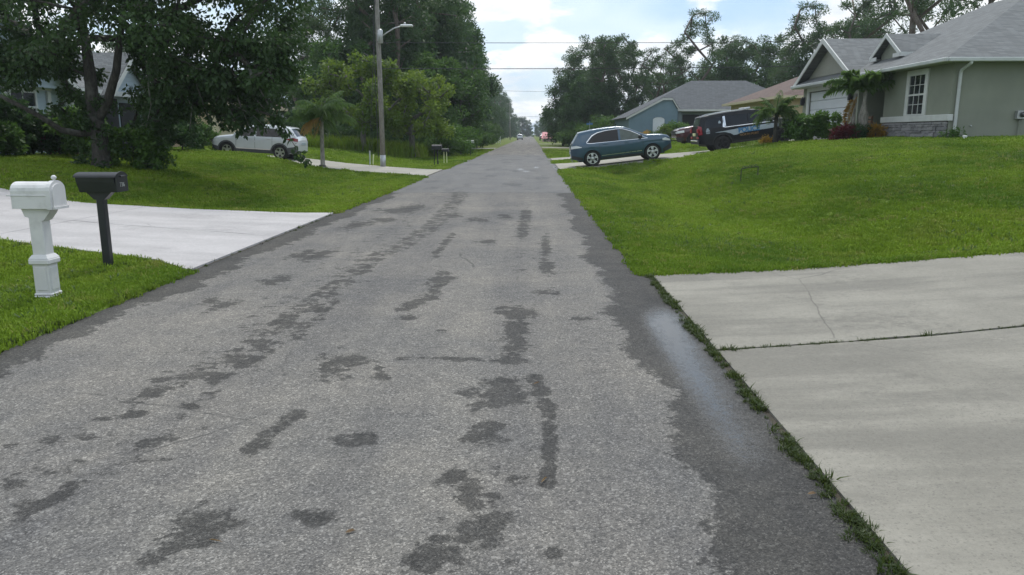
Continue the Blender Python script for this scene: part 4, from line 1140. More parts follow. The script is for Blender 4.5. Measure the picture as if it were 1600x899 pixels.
park('parked_suv', EDGE, SX, 37.35, 1, 'metallic blue crossover with chrome window trim parked at the foot of the drive', 'car')
pol, _, pw = park('police_suv', TAHOE, X_at(1089, 40.2) + 2.65, 40.3, 1, 'black police SUV with blue POLICE lettering on its side', 'police car')
if True:
    text_part('POLICE', .33, 'decal_blue', pol, (-.66, -(pw(.2, .95) + .020), .845), (PI / 2, 0, 0), off=.012)
    text_part('NORTH PORT', .15, 'decal_gold', pol, (-.60, -(pw(.2, .72) + .020), .665), (PI / 2, 0, 0))
    text_part('888', .11, 'paint_black', pol, (-2.255, -(pw(-2.17, 1.05) + .030), 1.02), (PI / 2, 0, 0))
lb = MB().bbox(-.15, .15, -.55, .55, 1.965, 2.04, .02).build('light_bar', 'lamp_clear', pol)
MB().box(-.10, .10, -.4, .4, 1.93, 1.97).build('light_bar_foot', 'plastic', pol)
park('silver_crossover', KICKS, X_at(405, 37.5), 37.5, -1, 'silver crossover with dark cladding and red tail lamp on the left drive', 'car', tilt=-.04)
park('pickup_truck', PICKUP, X_at(1056, 50.0) + 2.75, 50.0, -1, 'maroon pickup nosing out from behind the police SUV', 'truck')

# ------------------------------------------------------------------ mailboxes, posts, poles
def arch_box(mb, x0, x1, yc, z0, w, h, n=10, lip=0):
    """box with a half-round top, long axis along x"""
    r = w / 2; pr = [(yc - r, z0), (yc + r, z0)] + [(yc + r * math.cos(a), z0 + h - r * .75 + r * .75 * math.sin(a)) for a in np.linspace(0, PI, n)]
    return mb.prism([(x0, a, b_) for a, b_ in pr], (x1 - x0, 0, 0))
p = hit(77, 467)
O = (p.x, p.y, Hf(p.x, p.y) - .01)
mbx = empty('mailbox', O, label='white mailbox on a square vinyl post with wide base', cat='mailbox')
b0 = lambda: MB()
ps = b0(); ps.bbox(-.082, .082, -.082, .082, .05, .385, .008); ps.build('base', 'mail_white', mbx)
ps = b0(); ps.bbox(-.104, .104, -.104, .104, -.02, .055, .015); ps.bbox(-.093, .093, -.093, .093, .055, .08, .01); ps.build('plinth', 'mail_white', mbx)
for s_ in (1, -1):
    b0().bbox(-.058, .058, s_ * .084 - .006, s_ * .084 + .006, .11, .345, .004).build('raised_panel', 'mail_white', mbx)
    b0().bbox(s_ * .084 - .006, s_ * .084 + .006, -.058, .058, .11, .345, .004).build('raised_panel', 'mail_white', mbx)
ps = b0(); ps.bbox(-.106, .106, -.106, .106, .375, .435, .012)
ps.add([(x * a, y * a, z) for a, z in ((.100, .435), (.074, .475)) for (x, y) in ((-1,-1),(1,-1),(1,1),(-1,1))], [(0,1,5,4),(1,2,6,5),(2,3,7,6),(3,0,4,7),(4,5,6,7)])
ps.build('collar', 'mail_white', mbx)
b0().bbox(-.068, .068, -.068, .068, .46, .94, .006).build('post', 'mail_white', mbx)
br = b0(); br.prism([(-.10, -.07, .86), (.085, -.07, .82), (.15, -.07, .90), (.17, -.07, .945), (-.13, -.07, .945)], (0, .14, 0)); br.build('bracket', 'mail_white', mbx)
bx_ = b0(); arch_box(bx_, -.185, .205, 0, .945, .235, .265); bx_.build('box', 'mail_white', mbx)
lp = b0(); arch_box(lp, .175, .222, 0, .938, .258, .285); lp.build('door_rim', 'mail_white', mbx)
dr = b0(); arch_box(dr, .221, .234, 0, .955, .205, .235); dr.box(.228, .25, -.115, .115, .938, .962); dr.build('door', 'mail_white', mbx)
b0().lathe((.199, 0, 1.222), [(.008, -.012), (.012, .006), (.024, .018), (.026, .032), (.014, .048), (.002, .052)], 12).build('finial', 'mail_white', mbx, smooth=True)
rb = b0(); rb.bbox(-.23, .17, -.124, -.114, 1.072, 1.084, .003); rb.build('seam_rib', 'mail_white', mbx)
b0().bbox(.09, .15, .117, .13, 1.10, 1.16, .004).build('flag_hinge', 'mail_white', mbx)

p = hit(170, 417)
O = (p.x, p.y, Hf(p.x, p.y) - .02)
bb = empty('mailbox', O, rz=0, label='black mailbox on a black post beside the white driveway', cat='mailbox')
b0().bbox(-.048, .048, -.048, .048, -.05, .93, .012).build('post', 'mail_black', bb)
b0().prism([(-.16, -.05, .955), (-.062, -.05, .86), (.062, -.05, .86), (.16, -.05, .955)], (0, .10, 0)).build('bracket', 'mail_black', bb)
q = b0()
q.prism([(-.20, -.105, .955), (-.20, .105, .955), (-.222, .125, 1.08), (-.225, .13, 1.135), (-.225, -.13, 1.135), (-.222, -.125, 1.08)], (.47, 0, 0)); q.build('box', 'mail_black', bb)
q = b0(); pr = [(.147 * math.cos(a), 1.135 + .060 * math.sin(a)) for a in np.linspace(0, PI, 11)]
q.prism([(-.24, a, b_) for a, b_ in pr], (.52, 0, 0)); q.build('lid', 'mail_black', bb)
q = b0(); arch_box(q, .265, .282, 0, .96, .255, .245); q.build('door', 'mail_black', bb)
b0().bbox(.282, .300, -.055, .055, 1.135, 1.158, .006).build('handle', 'mail_black', bb)
text_part('736', .075, 'mail_grey', bb, (.283, -.065, 1.02), (PI / 2, 0, PI / 2), 'number', .002)

def far_box(px, py, name, label, w, l, h, zt, legs, mat='mail_black', legmat='mail_black', group=None, off=(0, 0)):
    p = hit(px, py); O = (p.x + off[0], p.y + off[1], Hf(p.x + off[0], p.y + off[1]))
    e = empty(name, O, label=label, cat='mailbox', group=group)
    q = MB(); arch_box(q, -l / 2, l / 2, 0, zt, w, h); q.build('box', mat, e)
    q = MB(); arch_box(q, l / 2 - .01, l / 2 + .015, 0, zt - .01, w + .03, h + .02); q.build('door', mat, e)
    for (x, y, x2, y2) in legs: MB().tube([(x, y, -.1), (x2, y2, zt + .01)], .024, 6).build('post', legmat, e)
    return e
far_box(683, 259, 'mailbox', 'large black mailbox on splayed thin legs across from the blue crossover', .26, .52, .26, .86, [(-.14, -.1, -.12, -.08), (.10, -.1, .0, 0), (0, .1, .05, .05)])
far_box(691, 257, 'mailbox', 'small black mailbox on two pale legs beside a larger black one', .17, .40, .18, .68, [(-.07, 0, -.07, 0), (.10, 0, .08, 0)], legmat='marker_yellow', off=(.12, .5))
far_box(735, 244, 'mailbox', 'weathered grey mailbox on a thin post by the wood', .2, .58, .22, .98, [(0, 0, 0, 0)], mat='mail_grey', legmat='iron')

def pole(x, y, hgt, label, lamp=True, guard=True, guy=False, group='street poles along the left verge'):
    z0 = Hf(x, y) - .05
    e = empty('utility_pole', (x, y, z0), label=label, cat='utility pole', group=group)
    MB().tube([(0, 0, 0), (-.02, 0, hgt * .4), (-.06, 0, hgt * .8), (-.08, 0, hgt)], [.125, .115, .10, .09], 14).build('shaft', 'pole_wood', e, smooth=True)
    if guard: MB().tube([(0, 0, .0), (-.005, 0, .62)], [.136, .132], 14).build('guard', 'metal_grey', e, smooth=True)
    if lamp:
        MB().tube([(.05, 0, 6.0), (.35, -.05, 6.20), (.75, -.1, 6.42), (1.1, -.15, 6.50)], .028, 8).build('lamp_arm', 'metal_grey', e, smooth=True)
        hd = MB().bbox(1.05, 1.62, -.27, -.03, 6.47, 6.57, .03).build('lamp_head', 'metal_white', e)
        MB().lathe((1.25, -.15, 6.57), [(.05, 0), (.05, .08), (.02, .1)], 10).build('photocell', 'metal_grey', hd)
        MB().lathe((.10, -.17, 5.75), [(.03, -.02), (.12, .0), (.12, .56), (.06, .62)], 14).build('transformer', 'metal_grey', e, smooth=True)
        MB().box(-.05, .1, -.14, -.08, 5.85, 6.2).build('bracket', 'metal_grey', e)
    if guy:
        MB().tube([(-.42, -.6, .0), (-.34, -.45, 3.0), (-.06, -.05, 8.2)], .007, 5).build('guy_wire', 'wire', e)
        MB().tube([(-.62, -.3, .0), (-.42, -.2, 3.0), (-.06, -.05, 8.6)], .007, 5).build('guy_wire', 'wire', e)
        MB().tube([(-.20, -.1, .5), (-.22, -.1, 7.0)], .016, 5).build('cable_riser', 'wire', e)
    MB().box(-.9, .75, -.05, .05, hgt - .62, hgt - .5).build('crossarm', 'pole_wood', e)
    return e
PX0 = X_at(592, 35.8)
pole(PX0, 36.6, 11.0, 'weathered wooden utility pole with street lamp and guy wires beside the palm', guy=True, group=None)
pole(X_at(731, 80), 80, 10.5, 'wooden utility pole with street lamp in front of the dense wood', guard=False)
pole(X_at(797, 215), 215, 10.5, 'distant wooden pole with lamp arm beside the white rail fence', guard=False)
for (px, py, hh, lean, m_, lb_) in [(578, 259, .75, .02, 'metal_white', 'thin white guy wire guard on the grass by the utility pole'), (582.5, 259, .58, .06, 'marker_yellow', 'short leaning pale yellow marker stake near the utility pole')]:
    p = hit(px, py); e = MB((0, 0, 0)).tube([(0, 0, -.1), (lean, 0, hh)], .032, 8).build('marker_stake', m_, None)
    e.location = (p.x, p.y, Hf(p.x, p.y)); tag(e, lb_, 'marker')
def cable(name, a, b_, sag, r, label):
    a, b_ = Vector(a), Vector(b_); pts = []
    for k in range(25):
        t_ = k / 24; q = a.lerp(b_, t_); q.z -= sag * 4 * t_ * (1 - t_); pts.append(q - a)
    o = MB().tube(pts, r, 5).build(name, 'wire'); o.location = a; return tag(o, label, 'cable')
def zpx(py, Y): return at_y(800, py, Y).z
A1, A2 = zpx(66, 36.6), zpx(107, 36.6)
cable('power_line', (PX0 - .05, 36.6, A1), (30, 52, zpx(62, 52)), .12, .014, 'upper black power line crossing above the road')
cable('power_line', (PX0 - .05, 36.6, A2), (30, 52, zpx(98, 52)), .15, .017, 'lower thicker cable crossing above the road')
cable('power_line', (X_at(731, 80), 80, zpx(140, 80)), (9.5, 80, zpx(144, 80)), .1, .012, 'thin cable crossing the road farther down the street')
cable('power_line', (X_at(797, 215), 215, zpx(182, 215)), (12, 215, zpx(182, 215)), .1, .025, 'faint far cable crossing the road near its end')
po = empty('utility_pole', (30, 52, 1.0), label='utility pole rising behind the sage green house', cat='utility pole')
MB().tube([(0, 0, 0), (0, 0, 8.2)], [.15, .12], 10).build('shaft', 'pole_wood', po, smooth=True); MB().box(-.6, .6, -.05, .05, 7.6, 7.7).build('crossarm', 'pole_wood', po)

# garden flag frame on the right lawn
p = hit(1157, 287); p2 = hit(1180, 280)
O = (p.x, p.y, Hf(p.x, p.y))
fl = empty('garden_flag_frame', O, label='empty black iron garden flag frame standing on the lawn', cat='flag frame')
dx, dy, dz = .55, .22, .12
MB().tube([(0, 0, -.1), (0, 0, .42)], .013, 6).build('leg', 'iron', fl); MB().tube([(dx, dy, dz - .1), (dx, dy, .48)], .013, 6).build('leg', 'iron', fl)
MB().tube([(0, 0, .42), (.12, .05, .445), (.28, .11, .465), (dx, dy, .48)], .013, 6).build('top_bar', 'iron', fl)
sc_ = MB()
for k in range(5):
    c = Vector((.08 + .1 * k, .03 + .04 * k, .455 + .012 * k))
    sc_.tube([c + Vector((.045 * math.cos(a), .018 * math.cos(a), .03 * math.sin(a) + .01)) for a in np.linspace(0, 1.7 * PI, 9)], .007, 5)
sc_.build('scroll', 'iron', fl)
# house number post, sprinkler caps, slatted bench
p = hit(1207, 221); o = MB(); o.bbox(-.05, .05, -.02, .02, -.1, .50, .006)
e = empty('number_post', (p.x, p.y + .1, Hf(p.x, p.y + .1)), label='small white house number post at the foot of the spiky palm', cat='sign post')
o.build('post', 'metal_white', e)
for k, ch in enumerate('231'): text_part(ch, .11, 'iron', e, (-.035, -.023, .36 - k * .13), (PI / 2, 0, 0), 'number', .002)
for px, py, m_, lb_ in [(1507, 219, 'metal_white', 'short white drain cap in the grass below the meter box')]:
    p = hit(px, py); o = MB().lathe((0, 0, 0), [(.055, -.1), (.055, .10), (.07, .10), (.07, .14), (.03, .15)], 14).build('drain_cap', m_); o.location = (p.x, p.y, Hf(p.x, p.y)); tag(o, lb_, 'drain cap')
O = (14.75, 33.9, Hf(14.75, 33.9))
be = empty('slatted_planter', O, label='brown slatted timber planter in the entry recess', cat='planter')
for k in range(5): MB().bbox(-.02, .02, -.05, .95, .12 + k * .17, .24 + k * .17, .008).build('slat', 'wood_slat', be)
for y in (0.0, .9): MB().bbox(.022, .07, y - .03, y + .03, -.05, .95, .006).build('post', 'wood_slat', be)

# street name sign, far roof, fence and far cars
e = empty('street_sign', (X_at(921.5, 90), 90.5, Hf(7, 90.5)), label='blue street name sign on a thin post at the side street', cat='street sign')
MB().tube([(0, 0, -.2), (0, 0, 2.75)], .03, 6).build('post', 'metal_grey', e)
MB().bbox(-.36, .36, -.015, .015, 2.62, 2.85, .006).build('name_plate', 'sign_blue', e); MB().bbox(-.012, .012, -.34, .34, 2.86, 3.06, .005).build('name_plate', 'sign_blue', e)
O = (X_at(846, 170), 172, 0)
sh = empty('red_roofed_shed', O, label='low shed with faded red metal roof by the far end of the road', cat='shed')
MB().box(.4, 3.4, .3, 5, 0, 1.1).build('wall', 'pink_wall', sh)
q = MB(); q.prism([(.0, -.2, .75), (3.5, -.2, .75), (3.5, 2.5, 2.15), (.35, 2.5, 2.15)], (0, 0, -.06)); q.prism([(.35, 2.502, 2.15), (3.5, 2.502, 2.15), (3.5, 5.4, .75), (.0, 5.4, .75)], (0, 0, -.06)); rfo = q.build('roof', 'red_roof', sh)
for k in range(8): MB().prism([(.2 + k * .44, -.2, .76), (.24 + k * .44, -.2, .76), (.24 + k * .44, 2.5, 2.16), (.2 + k * .44, 2.5, 2.16)], (0, 0, .03)).build('seam', 'red_roof', rfo)
for xx in (.3, 1.9, 3.35): MB().box(xx - .05, xx + .05, -.12, -.02, 0, .7).build('post', 'pink_wall', sh)
e = empty('concrete_pole', (X_at(866, 150), 150, 0), label='pale concrete pole beside the red roofed shed', cat='utility pole')
MB().tube([(0, 0, -.2), (0, 0, 3.6), (0, 0, 4.6)], [.17, .15, .13], 8).build('shaft', 'metal_white', e, smooth=True); MB().bbox(-.22, .22, -.3, -.15, 2.9, 3.5, .03).build('meter_cabinet', 'metal_grey', e)
fe = empty('rail_fence', (-5.6, 140, 0), label='white rail fence at the edge of the far wood', cat='fence')
for k in range(8): MB().box(-.07 - k * .45, .07 - k * .45, -.07 + k * 2.2, .07 + k * 2.2, -.1, 1.25).build('post', 'metal_white', fe)
for z in (.45, .8, 1.12): MB().prism([(0, 0, z), (-3.15, 15.4, z), (-3.15, 15.4, z + .13), (0, 0, z + .13)], (.05, 0, 0)).build('rail', 'metal_white', fe)
make_car('far_car', KICKS, (-3.3, 225, .02), PI / 2, 0, 'tiny pale car parked on the left near the end of the road', 'car')
make_car('far_truck', PICKUP, (3.2, 205, .03), -PI / 2, 0, 'tiny dark red truck parked by the red roofed shed', 'truck')

# ------------------------------------------------------------------ vegetation
def leaf_mesh(name, cen, rad, cnt, size, rng, shell=.55, flat=.55, droop=.25, squash=.8, mat='leaf_mid', hang=0.0):
    """leaf-sized faces spread through clump volumes. cen (n,3), rad (n,), cnt leaves per clump"""
    cen = np.asarray(cen, float); n = len(cen)
    rad = np.broadcast_to(np.asarray(rad, float), (n,)); cnt = np.broadcast_to(np.asarray(cnt, int), (n,))
    idx = np.repeat(np.arange(n), cnt); m = len(idx)
    d = rng.normal(size=(m, 3)); d /= np.linalg.norm(d, axis=1)[:, None]
    rr = shell + (1 - shell) * rng.random(m) ** .8
    rr = np.where(rng.random(m) < .35, rng.random(m), rr)
    p = cen[idx] + d * (rr * rad[idx])[:, None] * np.array([1, 1, squash])
    p[:, 2] -= hang * rng.random(m) ** 2 * rad[idx]
    ax = d * .6 + rng.normal(size=(m, 3)) * .8; ax[:, 2] -= droop * 1.5
    ax /= np.linalg.norm(ax, axis=1)[:, None]
    nrm = rng.normal(size=(m, 3)) * (1 - flat) + np.array([0, 0, 1]) * flat
    sd_ = np.cross(ax, nrm); sd_ /= np.maximum(np.linalg.norm(sd_, axis=1), 1e-6)[:, None]
    up = np.cross(sd_, ax)
    s = size[0] * (.6 + .8 * rng.random(m))[:, None]; w = s * size[1]
    V = np.stack([p, p + ax * s * .5 + sd_ * w * .5 + up * s * .06, p + ax * s, p + ax * s * .5 - sd_ * w * .5 + up * s * .06], 1)
    tint = np.clip(rng.random(m) * .5 + .5 * rng.random(n)[idx], 0, 1)
    me = np_mesh(name, V.reshape(-1, 3), np.arange(4 * m).reshape(-1, 4), {'tint': np.repeat(tint, 4)})
    me.materials.append(M[mat]); return me
def skeleton(trunk, r0, targets, rng, step=.9, sag=.0, rmin=.012, wob=.12):
    """trunk polyline plus limbs reaching every clump; radii by pipe model"""
    nodes = [np.array(q, float) for q in trunk]; par = [-1] + list(range(len(trunk) - 1))
    base = nodes[0]
    lim = max(1, int(len(trunk) * .35))
    order = np.argsort([np.linalg.norm(np.array(q) - nodes[-1]) for q in targets])
    for k in order:
        q = np.array(targets[k], float); P = np.array(nodes[lim:])
        dd = np.linalg.norm(P - q, axis=1) + .6 * np.maximum(P[:, 2] - q[2] + .2, 0)
        i = int(np.argmin(dd)) + lim; a = nodes[i]
        L_ = np.linalg.norm(q - a); c = max(1, int(L_ / step)); prev = i
        for j in range(1, c + 1):
            f = j / c; pt = a + (q - a) * f; pt = pt + rng.normal(size=3) * wob * (1 if j < c else 0)
            pt[2] += .22 * L_ * math.sin(PI * f) * (.5 - sag)
            nodes.append(pt); par.append(prev); prev = len(nodes) - 1
    n = len(nodes); ch = [[] for _ in range(n)]
    for i, q in enumerate(par):
        if q >= 0: ch[q].append(i)
    rad = np.zeros(n)
    for i in range(n - 1, -1, -1):
        s_ = sum(rad[c] ** 2.2 for c in ch[i]); rad[i] = max(rmin, s_ ** (1 / 2.2) * 1.0)
    sc = r0 / rad[0]; rad = np.maximum(rmin, rad * np.clip(sc, .2, 6) ** np.linspace(1, 1, n))
    tl = len(trunk)
    for i in range(tl): rad[i] = max(rad[i], r0 * (1 - .55 * i / tl))
    return nodes, par, ch, rad
def wood_mesh(nodes, ch, rad, sides=7, flare=1.35):
    mb = MB(); stack = [(0, None)]
    while stack:
        i, p = stack.pop(); chain = ([p] if p is not None else []) + [i]
        while ch[i]:
            nxt = max(ch[i], key=lambda c: rad[c])
            for c in ch[i]:
                if c != nxt: stack.append((c, i))
            chain.append(nxt); i = nxt
        if len(chain) < 2: continue
        rr = [rad[c] for c in chain]
        if p is not None: rr[0] = min(rad[chain[0]], rad[chain[1]] * 1.25)
        else: rr[0] *= flare
        mb.add(*(lambda t_: (t_.v, t_.f))(MB().tube([nodes[c] for c in chain], rr, sides if rr[0] > .06 else 4)))
    return mb
def tree_variant(kind, seed):
    """returns (wood mesh, crown mesh) for one tree at the origin"""
    r = np.random.default_rng(seed)
    if kind == 'pine':                       # tall, bare below, puffs of needles above
        h = r.uniform(15, 17); tp = [(0, 0, -.3)] + [(r.normal(0, .12) * k, r.normal(0, .12) * k, h * k / 8) for k in range(1, 9)]
        n = 38; z = h * (.42 + .6 * r.random(n) ** .8); a = r.random(n) * 2 * PI
        env = 3.1 * np.sqrt(np.clip(1 - ((z / h - .72) / .36) ** 2, .05, 1)); rr = env * r.random(n) ** .5
        cen = np.stack([rr * np.cos(a), rr * np.sin(a), z], 1); rad = r.uniform(.5, 1.2, n)
        L_ = leaf_mesh('crown', cen, rad, (rad ** 1.5 * 250).astype(int), (.30, .36), r, flat=.3, droop=-.1, squash=.72, mat='leaf_pine', shell=.6)
        sk_ = skeleton(tp, .20, cen, r, 1.2, 0, .02); b_ = 'bark_pine'
    elif kind == 'puff':                     # open crowned pine, few separate puffs on bare limbs
        h = r.uniform(13.5, 15.5); tp = [(0, 0, -.3)] + [(r.normal(0, .16) * k, r.normal(0, .16) * k, h * k / 8) for k in range(1, 9)]
        n = 26; z = h * (.60 + .42 * r.random(n)); a = r.random(n) * 2 * PI; rr = (1.0 + 2.1 * r.random(n)) * np.clip(1.35 - z / h, .3, 1) * 1.7
        cen = np.stack([rr * np.cos(a), rr * np.sin(a), z], 1); rad = r.uniform(.5, .95, n)
        L_ = leaf_mesh('crown', cen, rad, (rad * 230).astype(int), (.32, .26), r, flat=.25, droop=-.1, squash=.7, mat='leaf_pine', shell=.35)
        sk_ = skeleton(tp, .17, cen, r, 1.2, 0, .03); b_ = 'bark_pine'
    elif kind == 'wood':                     # dense vine hung broadleaf, leafed nearly to the ground
        h = r.uniform(11, 14); tp = [(0, 0, -.3)] + [(r.normal(0, .2) * k, r.normal(0, .2) * k, h * .75 * k / 6) for k in range(1, 7)]
        n = 85; z = h * (.10 + .88 * r.random(n)); a = r.random(n) * 2 * PI
        env = 3.6 * np.sqrt(np.clip(1 - ((z / h - .5) / .56) ** 2, .03, 1)); rr = env * r.random(n) ** .45
        cen = np.stack([rr * np.cos(a), rr * np.sin(a), z], 1); rad = r.uniform(.6, 1.25, n)
        L_ = leaf_mesh('crown', cen, rad, (rad * 150).astype(int), (.36, .48), r, flat=.5, droop=.3, mat='leaf_dark', shell=.5, hang=.6)
        sk_ = skeleton(tp, .22, cen, r, 1.3, 0, .02); b_ = 'bark_dark'
    elif kind == 'mid':                      # rounded mid green tree
        h = r.uniform(7, 9); tp = [(0, 0, -.2)] + [(r.normal(0, .1) * k, r.normal(0, .1) * k, h * .6 * k / 5) for k in range(1, 6)]
        n = 60; z = h * (.22 + .75 * r.random(n)); a = r.random(n) * 2 * PI
        env = 3.0 * np.sqrt(np.clip(1 - ((z / h - .6) / .44) ** 2, .03, 1)); rr = env * r.random(n) ** .45
        cen = np.stack([rr * np.cos(a), rr * np.sin(a), z], 1); rad = r.uniform(.5, 1.0, n)
        L_ = leaf_mesh('crown', cen, rad, (rad * 170).astype(int), (.30, .5), r, flat=.5, droop=.2, mat='leaf_mid', shell=.5)
        sk_ = skeleton(tp, .18, cen, r, 1.0, 0, .02); b_ = 'bark_grey'
    elif kind == 'lime':                     # the yellow green spreading tree by the pole
        tp = [(0, 0, -.2), (.03, 0, .5), (-.05, .05, 1.0), (.1, 0, 1.6), (.2, 0, 2.3)]
        n = 58; z = 1.7 + 4.0 * r.random(n); a = r.random(n) * 2 * PI
        env = 3.6 * np.sqrt(np.clip(1 - ((z - 3.5) / 2.35) ** 2, .03, 1)); rr = env * r.random(n) ** .45
        cen = np.stack([rr * np.cos(a), rr * np.sin(a), z], 1); rad = r.uniform(.35, .85, n)
        L_ = leaf_mesh('crown', cen, rad, (rad ** 1.5 * 330).astype(int), (.20, .75), r, flat=.62, droop=.2, mat='leaf_lime', shell=.5)
        sk_ = skeleton(tp, .20, cen, r, .8, 0, .018); b_ = 'bark_grey'
    elif kind == 'bush':
        tp = [(0, 0, -.15), (.02, 0, .25), (0, .04, .6), (.05, 0, .9)]
        n = 34; z = .25 + 1.7 * r.random(n); a = r.random(n) * 2 * PI
        env = 1.5 * np.sqrt(np.clip(1 - ((z - .8) / 1.25) ** 2, .05, 1)); rr = env * r.random(n) ** .5
        cen = np.stack([rr * np.cos(a), rr * np.sin(a), z], 1); rad = r.uniform(.28, .6, n)
        L_ = leaf_mesh('crown', cen, rad, (rad * 260).astype(int), (.17, .5), r, flat=.4, droop=.1, mat='leaf_vine', shell=.45)
        sk_ = skeleton(tp, .05, cen, r, .5, 0, .01); b_ = 'bark_dark'
    nodes, par, ch, rad = sk_
    wm = wood_mesh(nodes, ch, rad, 8 if kind == 'lime' else 6).mesh('trunk'); wm.materials.append(M[b_])
    wm.polygons.foreach_set('use_smooth', [True] * len(wm.polygons))
    return wm, L_
VAR = {k: [tree_variant(k, 100 * i + s) for s in range(c)] for i, (k, c) in enumerate((('pine', 4), ('puff', 3), ('wood', 4), ('mid', 3), ('lime', 2), ('bush', 4)))}
def plant(kind, x, y, sc, label, cat='tree', group=None, v=None, name=None, sz=None, leaf=None, z=None):
    wm, lm = VAR[kind][random.randrange(len(VAR[kind])) if v is None else v]
    z = Hf(x, y) if z is None else z
    e = empty(name or {'pine': 'pine_tree', 'puff': 'pine_tree', 'wood': 'vine_covered_tree', 'mid': 'broadleaf_tree', 'lime': 'broadleaf_tree', 'bush': 'bush'}[kind],
              (x, y, z), random.uniform(0, 6.28), label, cat, group)
    e.scale = (sc, sc, (sz or sc))
    if leaf:
        lm = lm.copy(); lm.materials.clear(); lm.materials.append(M[leaf])
    for nm, me in (('trunk' if kind != 'bush' else 'stem', wm), ('crown' if kind != 'bush' else 'foliage', lm)):
        o = bpy.data.objects.new(nm, me); COL.objects.link(o); o.parent = e
    return e
# --- wood on the left: front trees told apart, then the rows along the road
U = random.uniform
GL = 'trees of the wood on the left side'
LEFT = [('puff', 468, 66, 13.0, 'open crowned pine peering past the edge of the big dark tree'), ('puff', 497, 70, 13.2, 'open crowned pine with twin bare trunks above the slender palm'), ('puff', 524, 78, 15.0, 'taller open crowned pine between the slender palm and the full pines'),
        ('pine', 568, 66, 17.5, 'tall pine beside the utility pole on the house side'), ('pine', 585, 72, 18.5, 'tall pine right behind the utility pole top'), ('pine', 628, 66, 17.0, 'tall pine behind the street lamp head'), ('pine', 662, 74, 19, 'tall pine just past the street lamp, above the mailbox pair'),
        ('pine', 688, 82, 18.5, 'very tall pine at the road edge of the wood'), ('pine', 710, 98, 18.0, 'very tall pine overlooking the second utility pole'), ('pine', 606, 84, 20, 'tall pine deeper behind the street lamp arm'),
        ('wood', 588, 74, 12, 'vine hung tree behind the yellow green tree half hidden by the pole'), ('wood', 610, 70, 14, 'vine hung tree behind the gap between the two yellow green trees'), ('wood', 655, 80, 15, 'vine hung tree above the spreading yellow green tree'), ('wood', 690, 78, 14, 'vine hung tree over the small mailbox with pale legs'),
        ('wood', 705, 96, 15, 'vine hung tree behind the second utility pole'), ('wood', 712, 112, 16, 'vine hung tree just beyond the second utility pole'), ('wood', 470, 72, 7.0, 'low vine hung tree behind the tail of the silver crossover'), ('wood', 520, 64, 8.0, 'low vine hung tree behind the slender palm'),
        ('mid', 545, 62, 8.0, 'rounded green tree between the slender palm and the pole'), ('mid', 505, 60, 7.0, 'small rounded green tree directly behind the slender palm'), ('wood', 430, 74, 8, 'vine hung tree behind the roof of the silver crossover'), ('mid', 680, 66, 8, 'rounded green tree behind the black mailbox pair'),
        ('mid', 716, 74, 8, 'rounded green tree beside the weathered grey mailbox'), ('wood', 722, 90, 13, 'vine hung tree touching the second street lamp'), ('pine', 722, 130, 19, 'very tall pine beyond the side street on the wood side')]
for kind, px, Y, hh, lb_ in LEFT:
    h0 = {'puff': 14.5, 'pine': 16, 'wood': 12.5, 'mid': 8}[kind]
    plant(kind, X_at(px, Y), Y, hh / h0 * U(.95, 1.02), lb_, group=GL)
GR1 = 'trees lining the left side of the far road'
for Y in (118, 128, 142, 158, 176, 198, 222, 250, 285, 325, 370, 420):
    plant('wood', -9.4 - U(0, 1.8), Y, U(.62, .95), 'dense dark tree leaning over the left verge of the far road', group=GR1)
    plant('puff', -12 - U(0, 3), Y + U(6, 12), U(.95, 1.2), 'open crowned pine standing behind the left verge of the far road', group='open pines behind the left verge of the far road')
    plant('pine', -10.5 - U(0, 4), Y + U(2, 8), U(.85, 1.16), 'tall pine rising behind the left verge of the far road', group='pines behind the left verge of the far road')
for k in range(26):
    dx_, dy_ = U(-60, -17), U(84, 150); pk = float(project(dx_, dy_, 2.0)[0])
    plant(random.choice(['pine', 'wood', 'wood', 'pine']), dx_, dy_, U(.95, 1.2) * (.55 if pk < 545 else 1), 'tree deep inside the left wood', group='trees deep in the left wood')
for k in range(10):
    plant(random.choice(['wood', 'pine', 'mid']), -36 - U(0, 14), 26 + k * 5.5, U(.5, .75), 'tree standing behind the left houses', group='trees behind the left houses')
# --- right side
GRR = 'trees of the tall clump behind the blue crossover'
CL = {892: 'pine on the road edge of the tall clump', 962: 'tallest pine of the clump behind the blue crossover', 985: 'pine on the blue house side of the tall clump', 915: 'second pine from the road in the tall clump', 882: 'low bushy tree leaning to the road from the tall clump', 990: 'bushy tree next to the blue house rake', 905: 'bushy tree behind the street name sign'}
for kind, px, Y, hh in [('pine', 892, 118, 14.5), ('wood', 880, 112, 11.0), ('pine', 915, 112, 16.5), ('wood', 905, 104, 11), ('pine', 938, 106, 16.0), ('wood', 930, 104, 8.5), ('pine', 962, 108, 17.6), ('pine', 985, 112, 16.2), ('wood', 968, 106, 9.0), ('wood', 990, 110, 7.5), ('pine', 948, 120, 17.5),
                        ('wood', 882, 122, 8.0), ('wood', 950, 110, 8)]:
    plant(kind, X_at(px, Y), Y, .86 * hh / {'pine': 16, 'wood': 12.5}[kind], {'pine': 'tall pine in the clump behind the blue crossover', 'wood': 'bushy dark tree in the clump behind the blue crossover'}[kind] if px not in CL else CL[px], group=GRR)
for Y in (128, 140, 155, 172, 192, 215, 240, 270, 305, 350, 400):
    plant('wood', (9.6 if Y < 216 else 6.4) + U(0, 2.2), Y + U(-4, 4), U(.78, .95), 'dark tree crowding the right verge of the far road', group='trees lining the right side of the far road')
for Y in (180, 230, 290): plant('pine', 12 + U(0, 4), Y, U(.85, 1.0), 'tall pine behind the right verge of the far road', group='pines lining the right side of the far road')
GB = 'pines behind the right hand houses'
